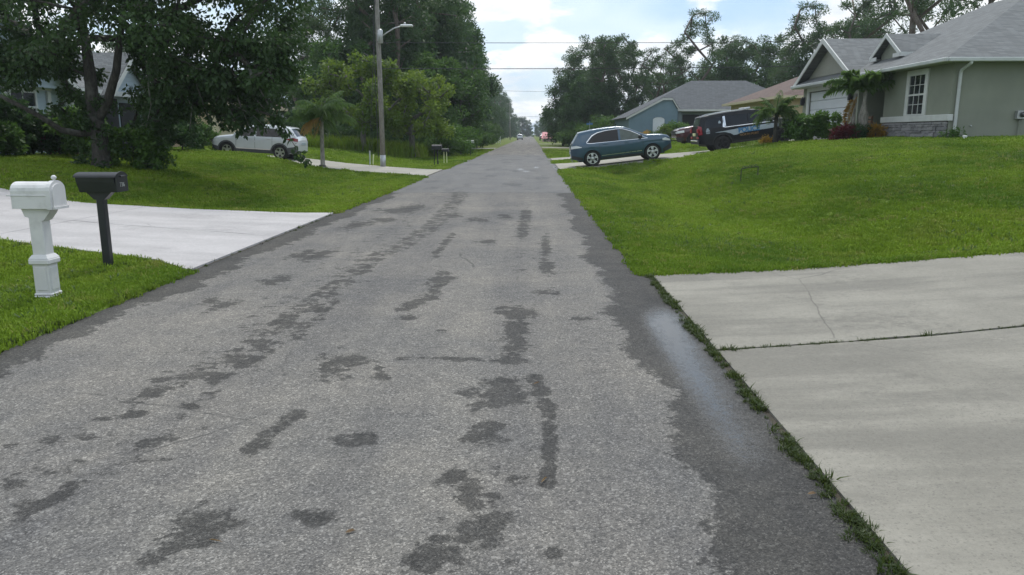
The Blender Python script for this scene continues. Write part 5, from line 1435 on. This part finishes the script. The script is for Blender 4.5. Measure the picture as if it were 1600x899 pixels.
BL = {1022: 'small open pine between the tall clump and the blue house roof', 1048: 'leaning open pine above the slanted white rake', 1085: 'flat topped open pine above the blue house ridge', 1040: 'dark tree behind the slanted end of the blue house', 1075: 'dark tree behind the blue house ridge start', 1128: 'full pine above the middle of the slate ridge', 1150: 'tall full pine above the end of the slate ridge', 1172: 'full pine between the slate roof and the brown roof', 1200: 'full pine above the brown roof slope', 1140: 'dark tree behind the slate ridge end', 1180: 'dark tree where slate and brown roofs meet', 1215: 'dark tree behind the brown roof', 1110: 'dark tree behind the middle of the slate ridge', 1248: 'tall thin open pine left of the garage gable peak', 1228: 'full pine behind the top of the brown roof', 1270: 'full pine touching the garage gable rake', 1260: 'dark tree behind the garage gable eave', 1330: 'open pine above the garage ridge', 1375: 'tall open pine above the small entry gable', 1318: 'full pine just past the garage gable peak', 1425: 'open pine beside the bare dead trunk', 1462: 'open pine over the meeting of garage and main roofs', 1352: 'open pine between garage peak and entry gable', 1500: 'open pine above the main grey hip', 1530: 'open pine near the top of the grey hip roof', 1300: 'open pine right behind the garage gable peak'}
for kind, px, Y, hh in [('puff', 1022, 104, 11.5), ('puff', 1048, 100, 12.8), ('puff', 1085, 100, 15.2), ('wood', 1040, 112, 9.0), ('wood', 1075, 110, 8.6), ('pine', 1128, 104, 13.4), ('pine', 1150, 108, 14.6), ('pine', 1172, 104, 13.6), ('pine', 1200, 100, 13.0), ('wood', 1140, 100, 10), ('wood', 1180, 98, 10), ('wood', 1215, 96, 10.5), ('wood', 1110, 106, 9.6),
                        ('puff', 1248, 88, 14.0), ('pine', 1228, 92, 11.5), ('pine', 1270, 88, 12.4), ('wood', 1260, 86, 9.5), ('puff', 1330, 84, 14.5), ('puff', 1375, 80, 16.2), ('pine', 1318, 90, 13.0), ('puff', 1425, 62, 14.5), ('puff', 1462, 66, 15.5), ('puff', 1352, 88, 14.2), ('puff', 1500, 70, 16.5), ('puff', 1530, 72, 17.5), ('puff', 1300, 92, 13.0)]:
    plant(kind, X_at(px, Y), Y, hh / {'puff': 14.5, 'pine': 16, 'wood': 12.5}[kind], {'puff': 'open crowned pine with separate needle puffs behind the right hand houses', 'pine': 'full crowned pine behind the right hand houses', 'wood': 'dense dark tree behind the right hand houses'}[kind] if px not in BL else BL[px], group=GB)
for k in range(22):
    plant(random.choice(['pine', 'wood']), U(18, 95), U(108, 150), U(.7, .85), 'distant tree far behind the right hand houses', group='distant trees on the right')
for k in range(9):
    plant('wood', -22 + k * 5.2 + U(-1, 1), 455 + U(0, 40), U(.7, .95), 'dark tree closing the far end of the street', group='trees closing the far end of the street')
# bare dead trunk above the sage house roof
O = (X_at(1409, 66), 66, 1.0)
e = empty('dead_pine', O, label='bare dead pine trunk with broken limbs above the grey roof', cat='tree')
MB().tube([(0, 0, 0), (.1, 0, 6), (-.05, 0, 11), (.1, 0, 16)], [.32, .27, .23, .17], 10).build('trunk', 'bark_pine', e, smooth=True)
for a, z, l in ((.3, 11.2, 1.5), (2.9, 10.2, 1.7), (.1, 12.6, 1.0), (3.3, 12.3, .9), (0.5, 9.6, 2.2)):
    MB().tube([(0, 0, z), (l * .5 * math.cos(a), .2, z + .1), (l * math.cos(a), .3, z + .5)], [.07, .05, .02], 6).build('limb', 'bark_pine', e)
# far wood closing the street and the horizon, one mass
rf_ = np.random.default_rng(5); cen = []
for k in range(900):
    a = rf_.uniform(-1.25, 1.25); d_ = rf_.uniform(300, 520); x, y = d_ * math.sin(a), d_ * math.cos(a)
    if abs(x + 1.4) < 9 and y < 470: continue
    cen.append((x, y, rf_.uniform(1, 10)))
o = link_mesh('distant_wood', leaf_mesh('distant_wood', cen, 4.5, 34, (2.6, .6), rf_, flat=.3, mat='leaf_dark'), None)
tag(o, 'distant band of dark woodland closing the end of the street', 'woodland', kind='stuff')

# --- mid-ground trees and bushes on the left
p = hit(645, 246)
plant('lime', p.x, p.y, 1.0, 'spreading yellow green tree with grey trunk behind the pole and mailboxes', v=0)
p = hit(575, 240)
plant('lime', p.x - .6, p.y + 1.5, .95, 'yellow green tree half hidden behind the wooden utility pole', v=1, sz=1.05)
for px, Y, s_, lf in [(700, 58, 1.05, 'leaf_vine'), (720, 62, 1.1, 'leaf_vine'), (540, 55, .8, 'leaf_dark'), (500, 54, .8, 'leaf_dark'), (600, 58, .8, 'leaf_mid'), (665, 60, .8, 'leaf_mid'), (620, 62, .9, 'leaf_dark'), (560, 60, .9, 'leaf_mid'), (480, 58, .9, 'leaf_dark'), (640, 64, 1.0, 'leaf_dark'),
                      (735, 80, 1.4, 'leaf_mid'), (745, 96, 1.6, 'leaf_dark'), (755, 112, 1.6, 'leaf_mid'), (762, 126, 1.4, 'leaf_dark'), (690, 64, 1.2, 'leaf_dark'), (520, 60, 1.0, 'leaf_mid'), (455, 56, 1.0, 'leaf_dark'), (580, 64, 1.2, 'leaf_dark')]:
    plant('bush', X_at(px, Y), Y, s_, {'leaf_vine': 'bright green', 'leaf_dark': 'dark', 'leaf_mid': 'mid green'}[lf] + ' undergrowth bush ' + next(w for lim, w in ((490, 'behind the silver crossover'), (530, 'behind the slender palm'), (590, 'between the slender palm and the utility pole'), (650, 'under the yellow green trees'), (705, 'behind the black mailbox pair'), (728, 'behind the weathered grey mailbox'), (750, 'at the foot of the second utility pole'), (999, 'along the verge past the second utility pole')) if px < lim), 'bush', 'undergrowth along the left wood', leaf=lf)
for px, Y, s_, lf in [(900, 100, 1.5, 'leaf_mid'), (925, 96, 1.4, 'leaf_vine'), (945, 92, 1.6, 'leaf_mid'), (965, 88, 1.5, 'leaf_vine'), (892, 110, 1.5, 'leaf_dark'), (975, 84, 1.2, 'leaf_mid')]:
    plant('bush', X_at(px, Y), Y, s_, {'leaf_vine': 'bright green', 'leaf_dark': 'dark', 'leaf_mid': 'mid green'}[lf] + ' bush ' + ('close beside the blue house corner' if px > 950 else 'behind the street name sign' if px > 915 else 'on the road side of the street name sign'), 'bush', 'bushes between the clump and the blue house', leaf=lf)
for px, Y, s_, lf in [(1005, 70, .62, 'leaf_gold'), (1022, 70.5, .6, 'leaf_mid'), (1043, 70.8, .8, 'leaf_lime'), (1060, 71, .95, 'leaf_vine'), (1078, 71, .7, 'leaf_mid')]:
    plant('bush', X_at(px, Y), Y, s_, 'shrub in the %s of the bed along the blue house' % {'leaf_gold': 'yellow patch', 'leaf_mid': 'dark green part', 'leaf_lime': 'lime part', 'leaf_vine': 'tall green part'}[lf], 'shrub', 'shrubs along the blue house', leaf=lf)

# --- the big dark tree on the left lawn
TB = hit(160, 262); TB = Vector((TB.x, TB.y, 0))
TY = TB.y
r = np.random.default_rng(21)
def tp(px, py, dY=0):
    q = at_y(px, py, TY + dY); return (q.x, q.y, q.z)
g0 = Hf(TB.x, TB.y)
trunk = [(TB.x, TB.y, g0 - .2), tp(159, 240), tp(154, 205), tp(146, 170), tp(141, 120, .1), tp(133, 60, .3), tp(122, 0, .6), tp(116, -60, .9)]
tg, rd, ct = [], [], []
# crown volume described region by region: (pixel box, depth range, clumps)
for (x0, x1, y0, y1, d0, d1, n, r0_, r1_) in [(-120, 130, -140, 90, -2.5, 3, 80, .35, .7), (-60, 110, 60, 128, -1.5, 1.5, 26, .25, .5), (130, 300, -140, 60, -2.5, 3, 62, .35, .7), (225, 470, -140, 70, -2.5, 3, 92, .35, .7),
                                              (240, 440, 60, 140, -2, 2.5, 72, .3, .55), (250, 330, 140, 190, 0, 2.5, 18, .25, .42), (330, 435, 138, 194, -1, 1.5, 30, .18, .32), (380, 465, 60, 140, -1.5, 1.5, 16, .2, .36), (90, 150, 90, 180, .3, 1.5, 14, .2, .36), (195, 245, 60, 105, .5, 2.0, 8, .2, .35), (205, 262, 128, 215, .5, 2.0, 12, .2, .4)]:
    for k in range(n):
        q = tp(r.uniform(x0, x1), r.uniform(y0, y1), r.uniform(d0, d1)); tg.append(q); rd.append(r.uniform(r0_, r1_))
rd = np.array(rd)
bt = empty('large_tree', (TB.x, TB.y, g0), label='large dark tree with forked trunk and drooping crown beside the white driveway', cat='tree')
O = np.array((TB.x, TB.y, g0))
fork = [tp(151, 190), tp(168, 160, -.1), tp(182, 110, -.2), tp(187, 60, -.3), tp(196, 0, -.4), tp(215, -60, -.5)]
nodes, par, ch, rad_ = skeleton([np.array(q) for q in trunk], .34, [np.array(q) for q in tg], r, .7, .25, .010, .10)
for i_ in range(len(trunk)): rad_[i_] = .28 * (1 - .11 * i_)
rad_[len(trunk):] = np.minimum(rad_[len(trunk):], .085)
wm = wood_mesh([n_ - O for n_ in nodes], ch, rad_, 10, 1.25)
f2 = MB().tube([np.array(q) - O for q in fork], [.15, .125, .105, .09, .07, .05], 10); wm.add(f2.v, f2.f)
low = [tp(150, 206), tp(122, 209, -.3), tp(95, 203, -.6), tp(62, 182, -1.0), tp(30, 165, -1.4), tp(-20, 140, -1.8), tp(-60, 128, -2)]
f3 = MB().tube([np.array(q) - O for q in low], [.12, .10, .085, .07, .06, .045, .03], 8); wm.add(f3.v, f3.f)
o = wm.build('trunk', 'bark_dark', bt, smooth=True)
lm = leaf_mesh('crown', np.array(tg) - O, rd, (rd ** 1.4 * 430).astype(int) + 34, (.13, .55), r, flat=.35, droop=.5, mat='leaf_near', shell=.3, hang=.35)
link_mesh('crown', lm, None, bt)
# hanging outer sprays in front of the crossover
sp_c, sp_w = [], MB()
for pts in ([(395, 120), (420, 165), (446, 205), (468, 240), (482, 254)], [(330, 120), (355, 165), (372, 195), (380, 208)], [(360, 110), (395, 150), (430, 190), (444, 208)], [(300, 110), (318, 165), (330, 190)], [(420, 110), (440, 150), (455, 180)],
            [(280, 120), (300, 170), (296, 205)], [(340, 150), (395, 180), (412, 196)], [(230, 120), (236, 165), (228, 200)], [(370, 150), (384, 185), (392, 206)]):
    P_ = [np.array(tp(a, b_, -.8)) - O for a, b_ in pts]
    sp_w.tube(P_, list(np.linspace(.022, .006, len(P_))), 5)
    for a, b_ in zip(P_[:-1], P_[1:]):
        for f in np.linspace(0, 1, 4): sp_c.append(a + (b_ - a) * f)
sp_w.build('hanging_twig', 'bark_grey', bt)['kind'] = 'stuff'
hsp = link_mesh('hanging_spray', leaf_mesh('hanging_spray', sp_c, .15, 9, (.15, .55), r, flat=.3, droop=.7, mat='leaf_near', shell=.2), None, bt)
hsp['kind'] = 'stuff'
# vines climbing the trunk
vc_ = [np.array(tp(r.normal(150, 20), r.uniform(150, 262), r.uniform(-.45, .2))) - O for _ in range(34)]
link_mesh('climbing_vine', leaf_mesh('climbing_vine', vc_, .2, 46, (.11, .6), r, mat='leaf_near', shell=.3), None, bt)
# garden plants at its foot and by the siding house
def shrub(px, Y, w, h, leaf, label, size=(.13, .5), name='shrub', dens=1.0, group=None, z=None, flat=.45, xo=None):
    x = X_at(px, Y) if xo is None else xo; z = Hf(x, Y) if z is None else z; rr = np.random.default_rng(int(px * 7 + Y * 13))
    n = max(8, int(26 * w * h ** .5)); zz = h * (.12 + .82 * rr.random(n)); a = rr.random(n) * 2 * PI; q = w / 2 * np.sqrt(np.clip(1.05 - (zz / h) ** 2 * .8, .1, 1)) * rr.random(n) ** .5
    cen = np.stack([q * np.cos(a), q * np.sin(a), zz], 1); rd_ = rr.uniform(.13, .26, n) * max(1, h * .55)
    e = empty(name, (x, Y, z), 0, label, 'shrub', group)
    nodes, par, ch, rad = skeleton([(0, 0, -.1), (.01, 0, h * .15), (0, .01, h * .3), (.01, 0, h * .45)], .03, cen, rr, .3, 0, .006, .03)
    wood_mesh(nodes, ch, rad, 5).build('stem', 'bark_dark', e)
    link_mesh('foliage', leaf_mesh('foliage', cen, rd_, (rd_ ** 1.5 * 800 * dens).astype(int) + 14, size, rr, flat=flat, droop=.1, mat=leaf, shell=.35), None, e)
    return e
shrub(205, TY + .6, 1.5, 1.15, 'leaf_vine', 'bright leafy shrub right beside the big dark tree trunk')
shrub(236, TY + 1.2, 1.0, .9, 'leaf_mid', 'low leafy shrub on the driveway-far side of the big tree', dens=.8)
shrub(125, 24.5, 1.7, 1.7, 'leaf_vine', 'tall light green shrub behind the big dark tree trunk')
shrub(98, 25.5, 1.5, 1.4, 'leaf_red', 'reddish leaved shrub in front of the siding house', dens=.6)
shrub(75, 25.0, 1.8, 1.5, 'leaf_dark', 'dark shrub touching the corner bay of the siding house')
shrub(20, 24.0, 1.6, 1.9, 'leaf_dark', 'dark spreading shrub below the siding house window')
shrub(-10, 22.5, 1.8, 1.2, 'leaf_mid', 'grey green shrub at the near end of the siding house')
shrub(283, 33, 1.8, 2.0, 'leaf_dark', 'tall dark shrub by the porch of the siding house')
shrub(316, 37.2, 1.7, 1.4, 'leaf_mid', 'grey green shrub beside the nose of the silver crossover', z=None)
shrub(255, 32, 2.0, 2.3, 'leaf_dark', 'deep green shrub in front of the dark porch opening')
# --- right house garden
GH = 'round hedge shrubs beside the sage house drive'
for x in (11.75, 12.45, 13.15): shrub(int(x * 90), 34.6 + .2 * math.sin(x * 9), 1.05, 1.18, 'leaf_hedge', 'glossy rounded hedge shrub between the spiky palm and the red plants', (.11, .6), group=GH, dens=1.5, xo=x)
for x, lf, h, lb_ in [(13.0, 'leaf_red', .5, 'red leaved plant next to the hedge shrubs'), (13.4, 'leaf_red', .55, 'darker red leaved plant left of the bottle palm trunk'), (13.85, 'leaf_dark', .55, 'low dark plant at the foot of the bottle palm'), (14.45, 'leaf_gold', .45, 'yellow orange croton by the stone skirt')]:
    shrub(int(x * 77), 32.7, .6, h, lf, lb_, (.2, .22), dens=.8, flat=.1, xo=x)
shrub(1197, 35.2, .4, .3, 'leaf_gold', 'tiny yellow plant beside the white number post', (.12, .3), dens=.5)
shrub(1395, 27, .0 + .6, .35, 'leaf_vine', 'low weeds against the stone skirt of the sage house', (.1, .3), dens=.5, xo=14.5)

# --- palms
def frond(name, L_, lift, curl, azi, mat, parent, z0, nl=30, ll=.5, lw=.045, droop=.55, r0=.05, seed=0, plume=0.0):
    rr = random.Random(seed); mb = MB(); pts = []; ang = lift; x = r0; z = 0.0; N = 14
    for k in range(N + 1):
        pts.append((x, z)); x += L_ / N * math.cos(ang); z += L_ / N * math.sin(ang); ang -= curl / N * (1 + .6 * k / N)
    ca, sa = math.cos(azi), math.sin(azi)
    W3 = lambda u, v, w: (u * ca - v * sa, u * sa + v * ca, w + z0)
    mb.tube([W3(u, 0, w) for u, w in pts], list(np.linspace(.022, .006, N + 1)), 4, cap=False)
    tint = []
    for k in range(nl):
        t_ = .12 + .88 * k / (nl - 1); f = t_ * N; i = min(int(f), N - 1); g = f - i
        u = pts[i][0] * (1 - g) + pts[i + 1][0] * g; w = pts[i][1] * (1 - g) + pts[i + 1][1] * g
        l = ll * (math.sin(PI * min(1, .18 + .82 * t_)) * .8 + .25) * rr.uniform(.85, 1.1)
        for s in (1, -1):
            fw = rr.uniform(.3, .6); dz = -droop * rr.uniform(.5, 1.2) + plume * rr.uniform(-.8, .9)
            tipv = (u + l * fw, s * l * .75, w + l * dz); midv = (u + l * fw * .45, s * l * .42, w + l * (.10 + dz * .25))
            mb.add([W3(u - lw * .3, 0, w), W3(midv[0] + lw * .5, midv[1], midv[2] + lw * plume * .5), W3(*tipv), W3(midv[0] - lw * .5, midv[1], midv[2] - lw * plume * .5)], [(0, 1, 2, 3)])
    me = mb.mesh(name); at = me.attributes.new('tint', 'FLOAT', 'POINT'); at.data.foreach_set('value', np.clip(np.random.default_rng(seed).random(len(me.vertices)) * .3 + rr.uniform(.2, .7), 0, 1).astype(np.float32))
    return link_mesh(name, me, mat, parent)
p = hit(504, 262)
e = empty('palm_tree', (p.x, p.y, Hf(p.x, p.y)), label='slender palm with yellowing lower fronds by the left driveway', cat='palm')
MB().tube([(0, 0, -.1), (.02, 0, .1), (.03, 0, .9), (.05, 0, 1.7), (.06, 0, 2.3)], [.15, .105, .085, .08, .075], 10).build('trunk', 'bark_palm', e, smooth=True)
MB().tube([(0, 0, -.05), (0, 0, .12)], [.24, .13], 8).build('root_boss', 'bark_dark', e)
for k in range(20):
    frond('frond', U(1.35, 1.75), U(.35, 1.45), U(1.0, 1.5), k * 2.4, 'leaf_palm', e, 2.2, 46, .46, .045, .85, seed=k)
for k in range(7): frond('dead_frond', U(1.0, 1.3), U(-.7, -.1), U(.5, .9), [3.3, 2.7, 3.9, 4.5, .3, 5.6, 1.5][k], 'leaf_dead' if k < 4 else 'leaf_palm', e, 2.15, 34, .36, .04, .8, seed=50 + k)
O = (13.9, 33.0, Hf(13.9, 33.0))
e = empty('bottle_palm', O, label='twin stemmed palm with swollen ringed trunk and one dead frond by the garage', cat='palm')
MB().lathe((.12, 0, 0), [(.19, -.1), (.19, .1), (.19, .5), (.195, .9), (.19, 1.05), (.14, 1.2), (.085, 1.5), (.075, 1.9), (.06, 2.1)], 16).build('trunk', 'bark_palm', e, smooth=True)
rg = MB()
for z in (.35, .6, .82, 1.0): rg.lathe((.12, 0, z), [(.196, 0), (.204, .02), (.196, .04)], 16)
rg.build('trunk_ring', 'bark_palm', e)['kind'] = 'stuff'
MB().tube([(-.22, .1, -.1), (-.26, .1, .9), (-.22, .1, 1.9)], [.10, .085, .06], 10).build('side_trunk', 'bark_palm', e, smooth=True)
for k, (az, lf_, L_) in enumerate([(3.0, .85, 1.7), (2.7, .55, 1.6), (3.6, 1.25, 1.5), (.2, 1.05, 1.8), (-.3, .75, 1.7), (.6, 1.35, 1.5), (1.6, 1.1, 1.5), (4.7, 1.15, 1.5), (5.6, 1.3, 1.5), (4.1, 1.0, 1.4)]):
    frond('frond', L_, lf_, 1.25, az, 'leaf_palm', e, 1.95, 60, .50, .085, .15, seed=80 + k, plume=.8)
frond('dead_frond', 1.35, -1.0, .5, 3.5, 'leaf_dead', e, 1.75, 44, .34, .07, .4, r0=.28, seed=95, plume=.6)
p = hit(1211, 222)
PXp, PYp = X_at(1211, 35.0), 35.0
e = empty('spiky_palm', (PXp, PYp, Hf(PXp, PYp)), label='short feathery palm in front of the police SUV', cat='palm')
MB().tube([(0, 0, -.1), (0, 0, .5), (.02, 0, 1.4)], [.10, .075, .10], 10).build('trunk', 'bark_dark', e, smooth=True)
for k in range(46): frond('frond', U(.9, 1.25), U(-.1, 1.5), U(.7, 1.3), k * 2.4, 'leaf_palm', e, 1.35, 38, .33, .038, .35, seed=120 + k, plume=.25)
# leafy branch tree just past the right house corner
r = np.random.default_rng(8)
TX, TYr = 16.0, 21.5
n = 40; cen = np.stack([r.normal(0, .62, n) - .1, r.normal(0, .8, n), r.uniform(2.2, 4.6, n)], 1); rdv = r.uniform(.2, .4, n)
e = empty('young_tree', (TX, TYr, Hf(TX, TYr)), label='young leafy tree on the lawn beside the sage house side wall', cat='tree')
sk_ = skeleton([(0, 0, -.1), (.02, 0, .8), (0, .05, 1.6), (.05, 0, 2.4)], .07, cen, r, .5, 0, .008, .05)
wood_mesh(sk_[0], sk_[2], sk_[3], 7).build('trunk', 'bark_grey', e, smooth=True)
link_mesh('crown', leaf_mesh('crown', cen, rdv, 60, (.16, .4), r, mat='leaf_dark', shell=.3), None, e)

# ------------------------------------------------------------------ grass
def tuft_object(name, nb, h, spread, seed, mat='grass', lean=.55):
    r = np.random.default_rng(seed); V, F = [], []
    for k in range(nb):
        a = r.random() * 2 * PI; q = spread * math.sqrt(r.random()); bx_, by_ = q * math.cos(a), q * math.sin(a)
        az = r.random() * 2 * PI; hh = h * r.uniform(.55, 1.15); w = r.uniform(.0035, .0065) * (1 + h * 4); ln = lean * hh * r.uniform(.3, 1.3)
        dx, dy = math.cos(az), math.sin(az); b0_ = len(V)
        V += [(bx_ - dy * w, by_ + dx * w, -.01), (bx_ + dy * w, by_ - dx * w, -.01), (bx_ + dx * ln * .35 + dy * w * .8, by_ + dy * ln * .35 - dx * w * .8, hh * .6), (bx_ + dx * ln * .35 - dy * w * .8, by_ + dy * ln * .35 + dx * w * .8, hh * .6), (bx_ + dx * ln, by_ + dy * ln, hh * .95)]
        F += [(b0_, b0_ + 1, b0_ + 2, b0_ + 3), (b0_ + 3, b0_ + 2, b0_ + 4)]
    me = bpy.data.meshes.new(name); me.from_pydata(V, [], F); me.materials.append(M[mat])
    return bpy.data.objects.new(name, me)
def scatter(name, pts, rot, scl, tuft, label):
    me = bpy.data.meshes.new(name); n = len(pts)
    me.vertices.add(n); me.vertices.foreach_set('co', pts.astype(np.float32).ravel())
    a = me.attributes.new('rot', 'FLOAT_VECTOR', 'POINT'); a.data.foreach_set('vector', rot.astype(np.float32).ravel())
    a = me.attributes.new('scl', 'FLOAT_VECTOR', 'POINT'); a.data.foreach_set('vector', scl.astype(np.float32).ravel())
    o = bpy.data.objects.new(name, me); COL.objects.link(o); tag(o, label, 'grass', kind='stuff')
    g = bpy.data.node_groups.new('scatter_' + name, 'GeometryNodeTree')
    g.interface.new_socket('Geometry', in_out='INPUT', socket_type='NodeSocketGeometry'); g.interface.new_socket('Geometry', in_out='OUTPUT', socket_type='NodeSocketGeometry')
    gi, go = g.nodes.new('NodeGroupInput'), g.nodes.new('NodeGroupOutput')
    ip = g.nodes.new('GeometryNodeInstanceOnPoints'); oi = g.nodes.new('GeometryNodeObjectInfo'); oi.inputs['Object'].default_value = tuft
    ra, sa = g.nodes.new('GeometryNodeInputNamedAttribute'), g.nodes.new('GeometryNodeInputNamedAttribute')
    for q, nm in ((ra, 'rot'), (sa, 'scl')): q.data_type = 'FLOAT_VECTOR'; q.inputs['Name'].default_value = nm
    L_ = g.links.new
    L_(gi.outputs[0], ip.inputs['Points']); L_(oi.outputs['Geometry'], ip.inputs['Instance'])
    L_(ra.outputs['Attribute'], ip.inputs['Rotation']); L_(sa.outputs['Attribute'], ip.inputs['Scale'])
    L_(ip.outputs[0], go.inputs[0])
    md = o.modifiers.new('scatter', 'NODES'); md.node_group = g
    return o
def blocked(x, y):
    b = (x > RL + .02) & (x < RR - .02)
    b |= drive_dist(x, y) < .03
    b |= (x > 14.85) & (y > 27.9) & (y < 44)
    b |= (x > 12.7) & (x < 15.0) & (y > 31.8) & (y < 36)
    b |= (x < -17.3) & (y > 19.8) & (y < 36)
    b |= (x > 17.1) & (y > 51.8) & (y < 66) | (x > 9.1) & (y > 72.8) | (y > 92) & (x > 1) | (y > 85) & (x < -4)
    b |= (x > 1.3) & (x < 1.5) & (y < 8.75)
    return b
g = np.random.default_rng(77)
PTS = []
for (r0_, r1_, dens) in ((3.5, 7, 620), (7, 10, 420), (10, 14, 260), (14, 20, 150), (20, 28, 85), (28, 40, 48), (40, 60, 24), (60, 85, 9)):
    area = (r1_ ** 2 - r0_ ** 2) / 2 * 1.9; n = int(area * dens)
    rr = np.sqrt(g.uniform(r0_ ** 2, r1_ ** 2, n)); a = g.uniform(-.95, .95, n); x, y = rr * np.sin(a), rr * np.cos(a)
    k = ~blocked(x, y); x, y = x[k], y[k]; z = H(x, y); px_, py_ = project(x, y, z)
    k = (px_ > -260) & (px_ < 1860); PTS.append(np.stack([x[k], y[k], z[k], rr[~blocked(rr * np.sin(a), rr * np.cos(a))][k]], 1))
PTS = np.concatenate(PTS); g.shuffle(PTS)
print('grass tufts', len(PTS))
for i, (h, sp_, nb) in enumerate(((.042, .075, 24), (.052, .085, 24), (.034, .09, 26))):
    P_ = PTS[i::3]; n = len(P_); far = np.clip((P_[:, 3] - 8) / 30, 0, 1)
    rot = np.stack([g.normal(0, .12, n), g.normal(0, .12, n), g.uniform(0, 6.28, n)], 1)
    s_ = g.uniform(.75, 1.3, n); scl = np.stack([s_ * (1 + 1.6 * far), s_ * (1 + 1.6 * far), s_ * (1 + .35 * far) * np.where((P_[:, 3] > 20) & (P_[:, 3] < 60), 1.0, 1.0)], 1)
    scatter('lawn_grass', P_[:, :3], rot, scl, tuft_object('grass_tuft', nb, h, sp_, i), 'mown green lawn grass on both sides of the road')
# rough weeds along pavement edges and joints
E = []
def along(n, fx, fy, sx, sy, dens=1.0):
    t_ = g.random(n); E.append(np.stack([fx(t_) + g.normal(0, sx, n), fy(t_) + g.normal(0, sy, n)], 1))
along(760, lambda t_: 1.40 + 0 * t_, lambda t_: 1.6 + 7.2 * t_, .022, 0)
along(500, lambda t_: 1.35 + 0 * t_, lambda t_: 8.8 + 14 * t_, .03, 0)
along(260, lambda t_: 1.47 + 3.0 * t_ ** 1.2, lambda t_: 5.64 + .10 * (.07 + 3.0 * t_ ** 1.2), 0, .014)
along(500, lambda t_: -4.13 + 0 * t_, lambda t_: 4.5 + 4.5 * t_, .03, 0)
along(60, lambda t_: -4.14 + 0 * t_, lambda t_: 9 + 6.5 * t_, .02, 0)
along(700, lambda t_: -4.13 + 0 * t_, lambda t_: 15.6 + 14.5 * t_, .03, 0)
for q in ((71, 470), (168, 420)):
    pp = hit(*q); along(60, lambda t_: pp.x + .0 * t_, lambda t_: pp.y + 0 * t_, .14, .14)
E = np.concatenate(E); n = len(E); z = np.where((E[:, 0] > RL) & (E[:, 0] < RR), 0.0, H(E[:, 0], E[:, 1]))
keep = g.random(n) < np.clip(.25 + .75 * np.sin(E[:, 1] * 2.3) ** 2 + .3 * np.sin(E[:, 1] * 7.1), .1, 1); E, z = E[keep], z[keep]; n = len(E)
s_ = g.uniform(.18, .5, n) * np.where(g.random(n) < .06, 1.7, 1) * (1.0 - .35 * (np.abs(E[:, 1] - 5.64 - .10 * (E[:, 0] - 1.4)) < .06) * (E[:, 0] > 1.5))
scatter('verge_weeds', np.stack([E[:, 0], E[:, 1], z], 1), np.stack([g.normal(0, .25, n), g.normal(0, .25, n), g.uniform(0, 6.28, n)], 1), np.stack([s_] * 3, 1),
        tuft_object('weed_tuft', 20, .075, .055, 9, 'weed', lean=1.2), 'straggling weeds along the pavement edge and slab joints')
# broad leaved weeds in loose patches on the lawns
wp = []
for k in range(46):
    if k == 0: cx_, cy_ = 2.3, 11.5
    elif k % 3: cx_, cy_ = g.uniform(1.8, 12), g.uniform(9.5, 30)
    else: cx_, cy_ = g.uniform(-13, -4.6), g.uniform(5, 29)
    m_ = int(g.uniform(18, 70)); q = g.normal(0, g.uniform(.25, .8), (m_, 2)); wp.append(np.stack([cx_ + q[:, 0], cy_ + q[:, 1] * 1.4], 1))
wp = np.concatenate(wp); wp = wp[~blocked(wp[:, 0], wp[:, 1])]; n = len(wp); s_ = g.uniform(.6, 1.4, n)
scatter('lawn_weeds', np.stack([wp[:, 0], wp[:, 1], H(wp[:, 0], wp[:, 1])], 1), np.stack([g.normal(0, .15, n), g.normal(0, .15, n), g.uniform(0, 6.28, n)], 1), np.stack([s_] * 3, 1),
        tuft_object('weed_rosette', 18, .065, .08, 31, 'lawn_weed', lean=1.0), 'darker broad leaved weeds in patches on the lawns')
# taller rough grass in front of the left wood
n = 5200; x = g.uniform(-26, -7.5, n); y = g.uniform(51, 68, n); x -= np.clip((58 - y), 0, 9) * .15
z = H(x, y); s_ = g.uniform(.6, 1.5, n)
scatter('tall_weeds', np.stack([x, y, z], 1), np.stack([g.normal(0, .2, n), g.normal(0, .2, n), g.uniform(0, 6.28, n)], 1), np.stack([s_] * 3, 1),
        tuft_object('tall_tuft', 14, .75, .25, 12, lean=.5), 'tall rough weeds at the foot of the left wood')

# ------------------------------------------------------------------ small litter on the asphalt
for k, (px, py, a) in enumerate([(548, 843, .4), (850, 762, 1.1), (838, 604, .8), (1268, 780, .1), (338, 853, 2.9)]):
    p = hit(px, py); l = .034 if k % 3 else .022; w = .004 if k % 3 else .009
    o = MB().add([(-l, 0, .004), (-l * .3, w, .010), (l * .5, w * .8, .012), (l, 0, .005), (l * .5, -w * .8, .009), (-l * .3, -w, .006)], [(0, 1, 2, 3), (0, 3, 4, 5)]).build('fallen_leaf', 'leaf_fallen')
    o.location = (p.x, p.y, .018); o.rotation_euler = (0, 0, a); tag(o, 'small dry brown leaf lying on the asphalt', 'leaf', 'fallen leaves on the road')

# ------------------------------------------------------------------ humid air
hz = MB().box(-420, 420, -70, 640, -2.0, 34.0).build('haze', None)
t = NT('humid_air')
pv = t.node('VolumePrincipled', None, Color=(.82, .88, .95), Density=.00042)
t.l.new(pv.outputs[0], t.out.inputs['Volume'])
hz.data.materials.append(t.m)
tag(hz, 'thin humid air over the whole street', 'haze', kind='stuff')
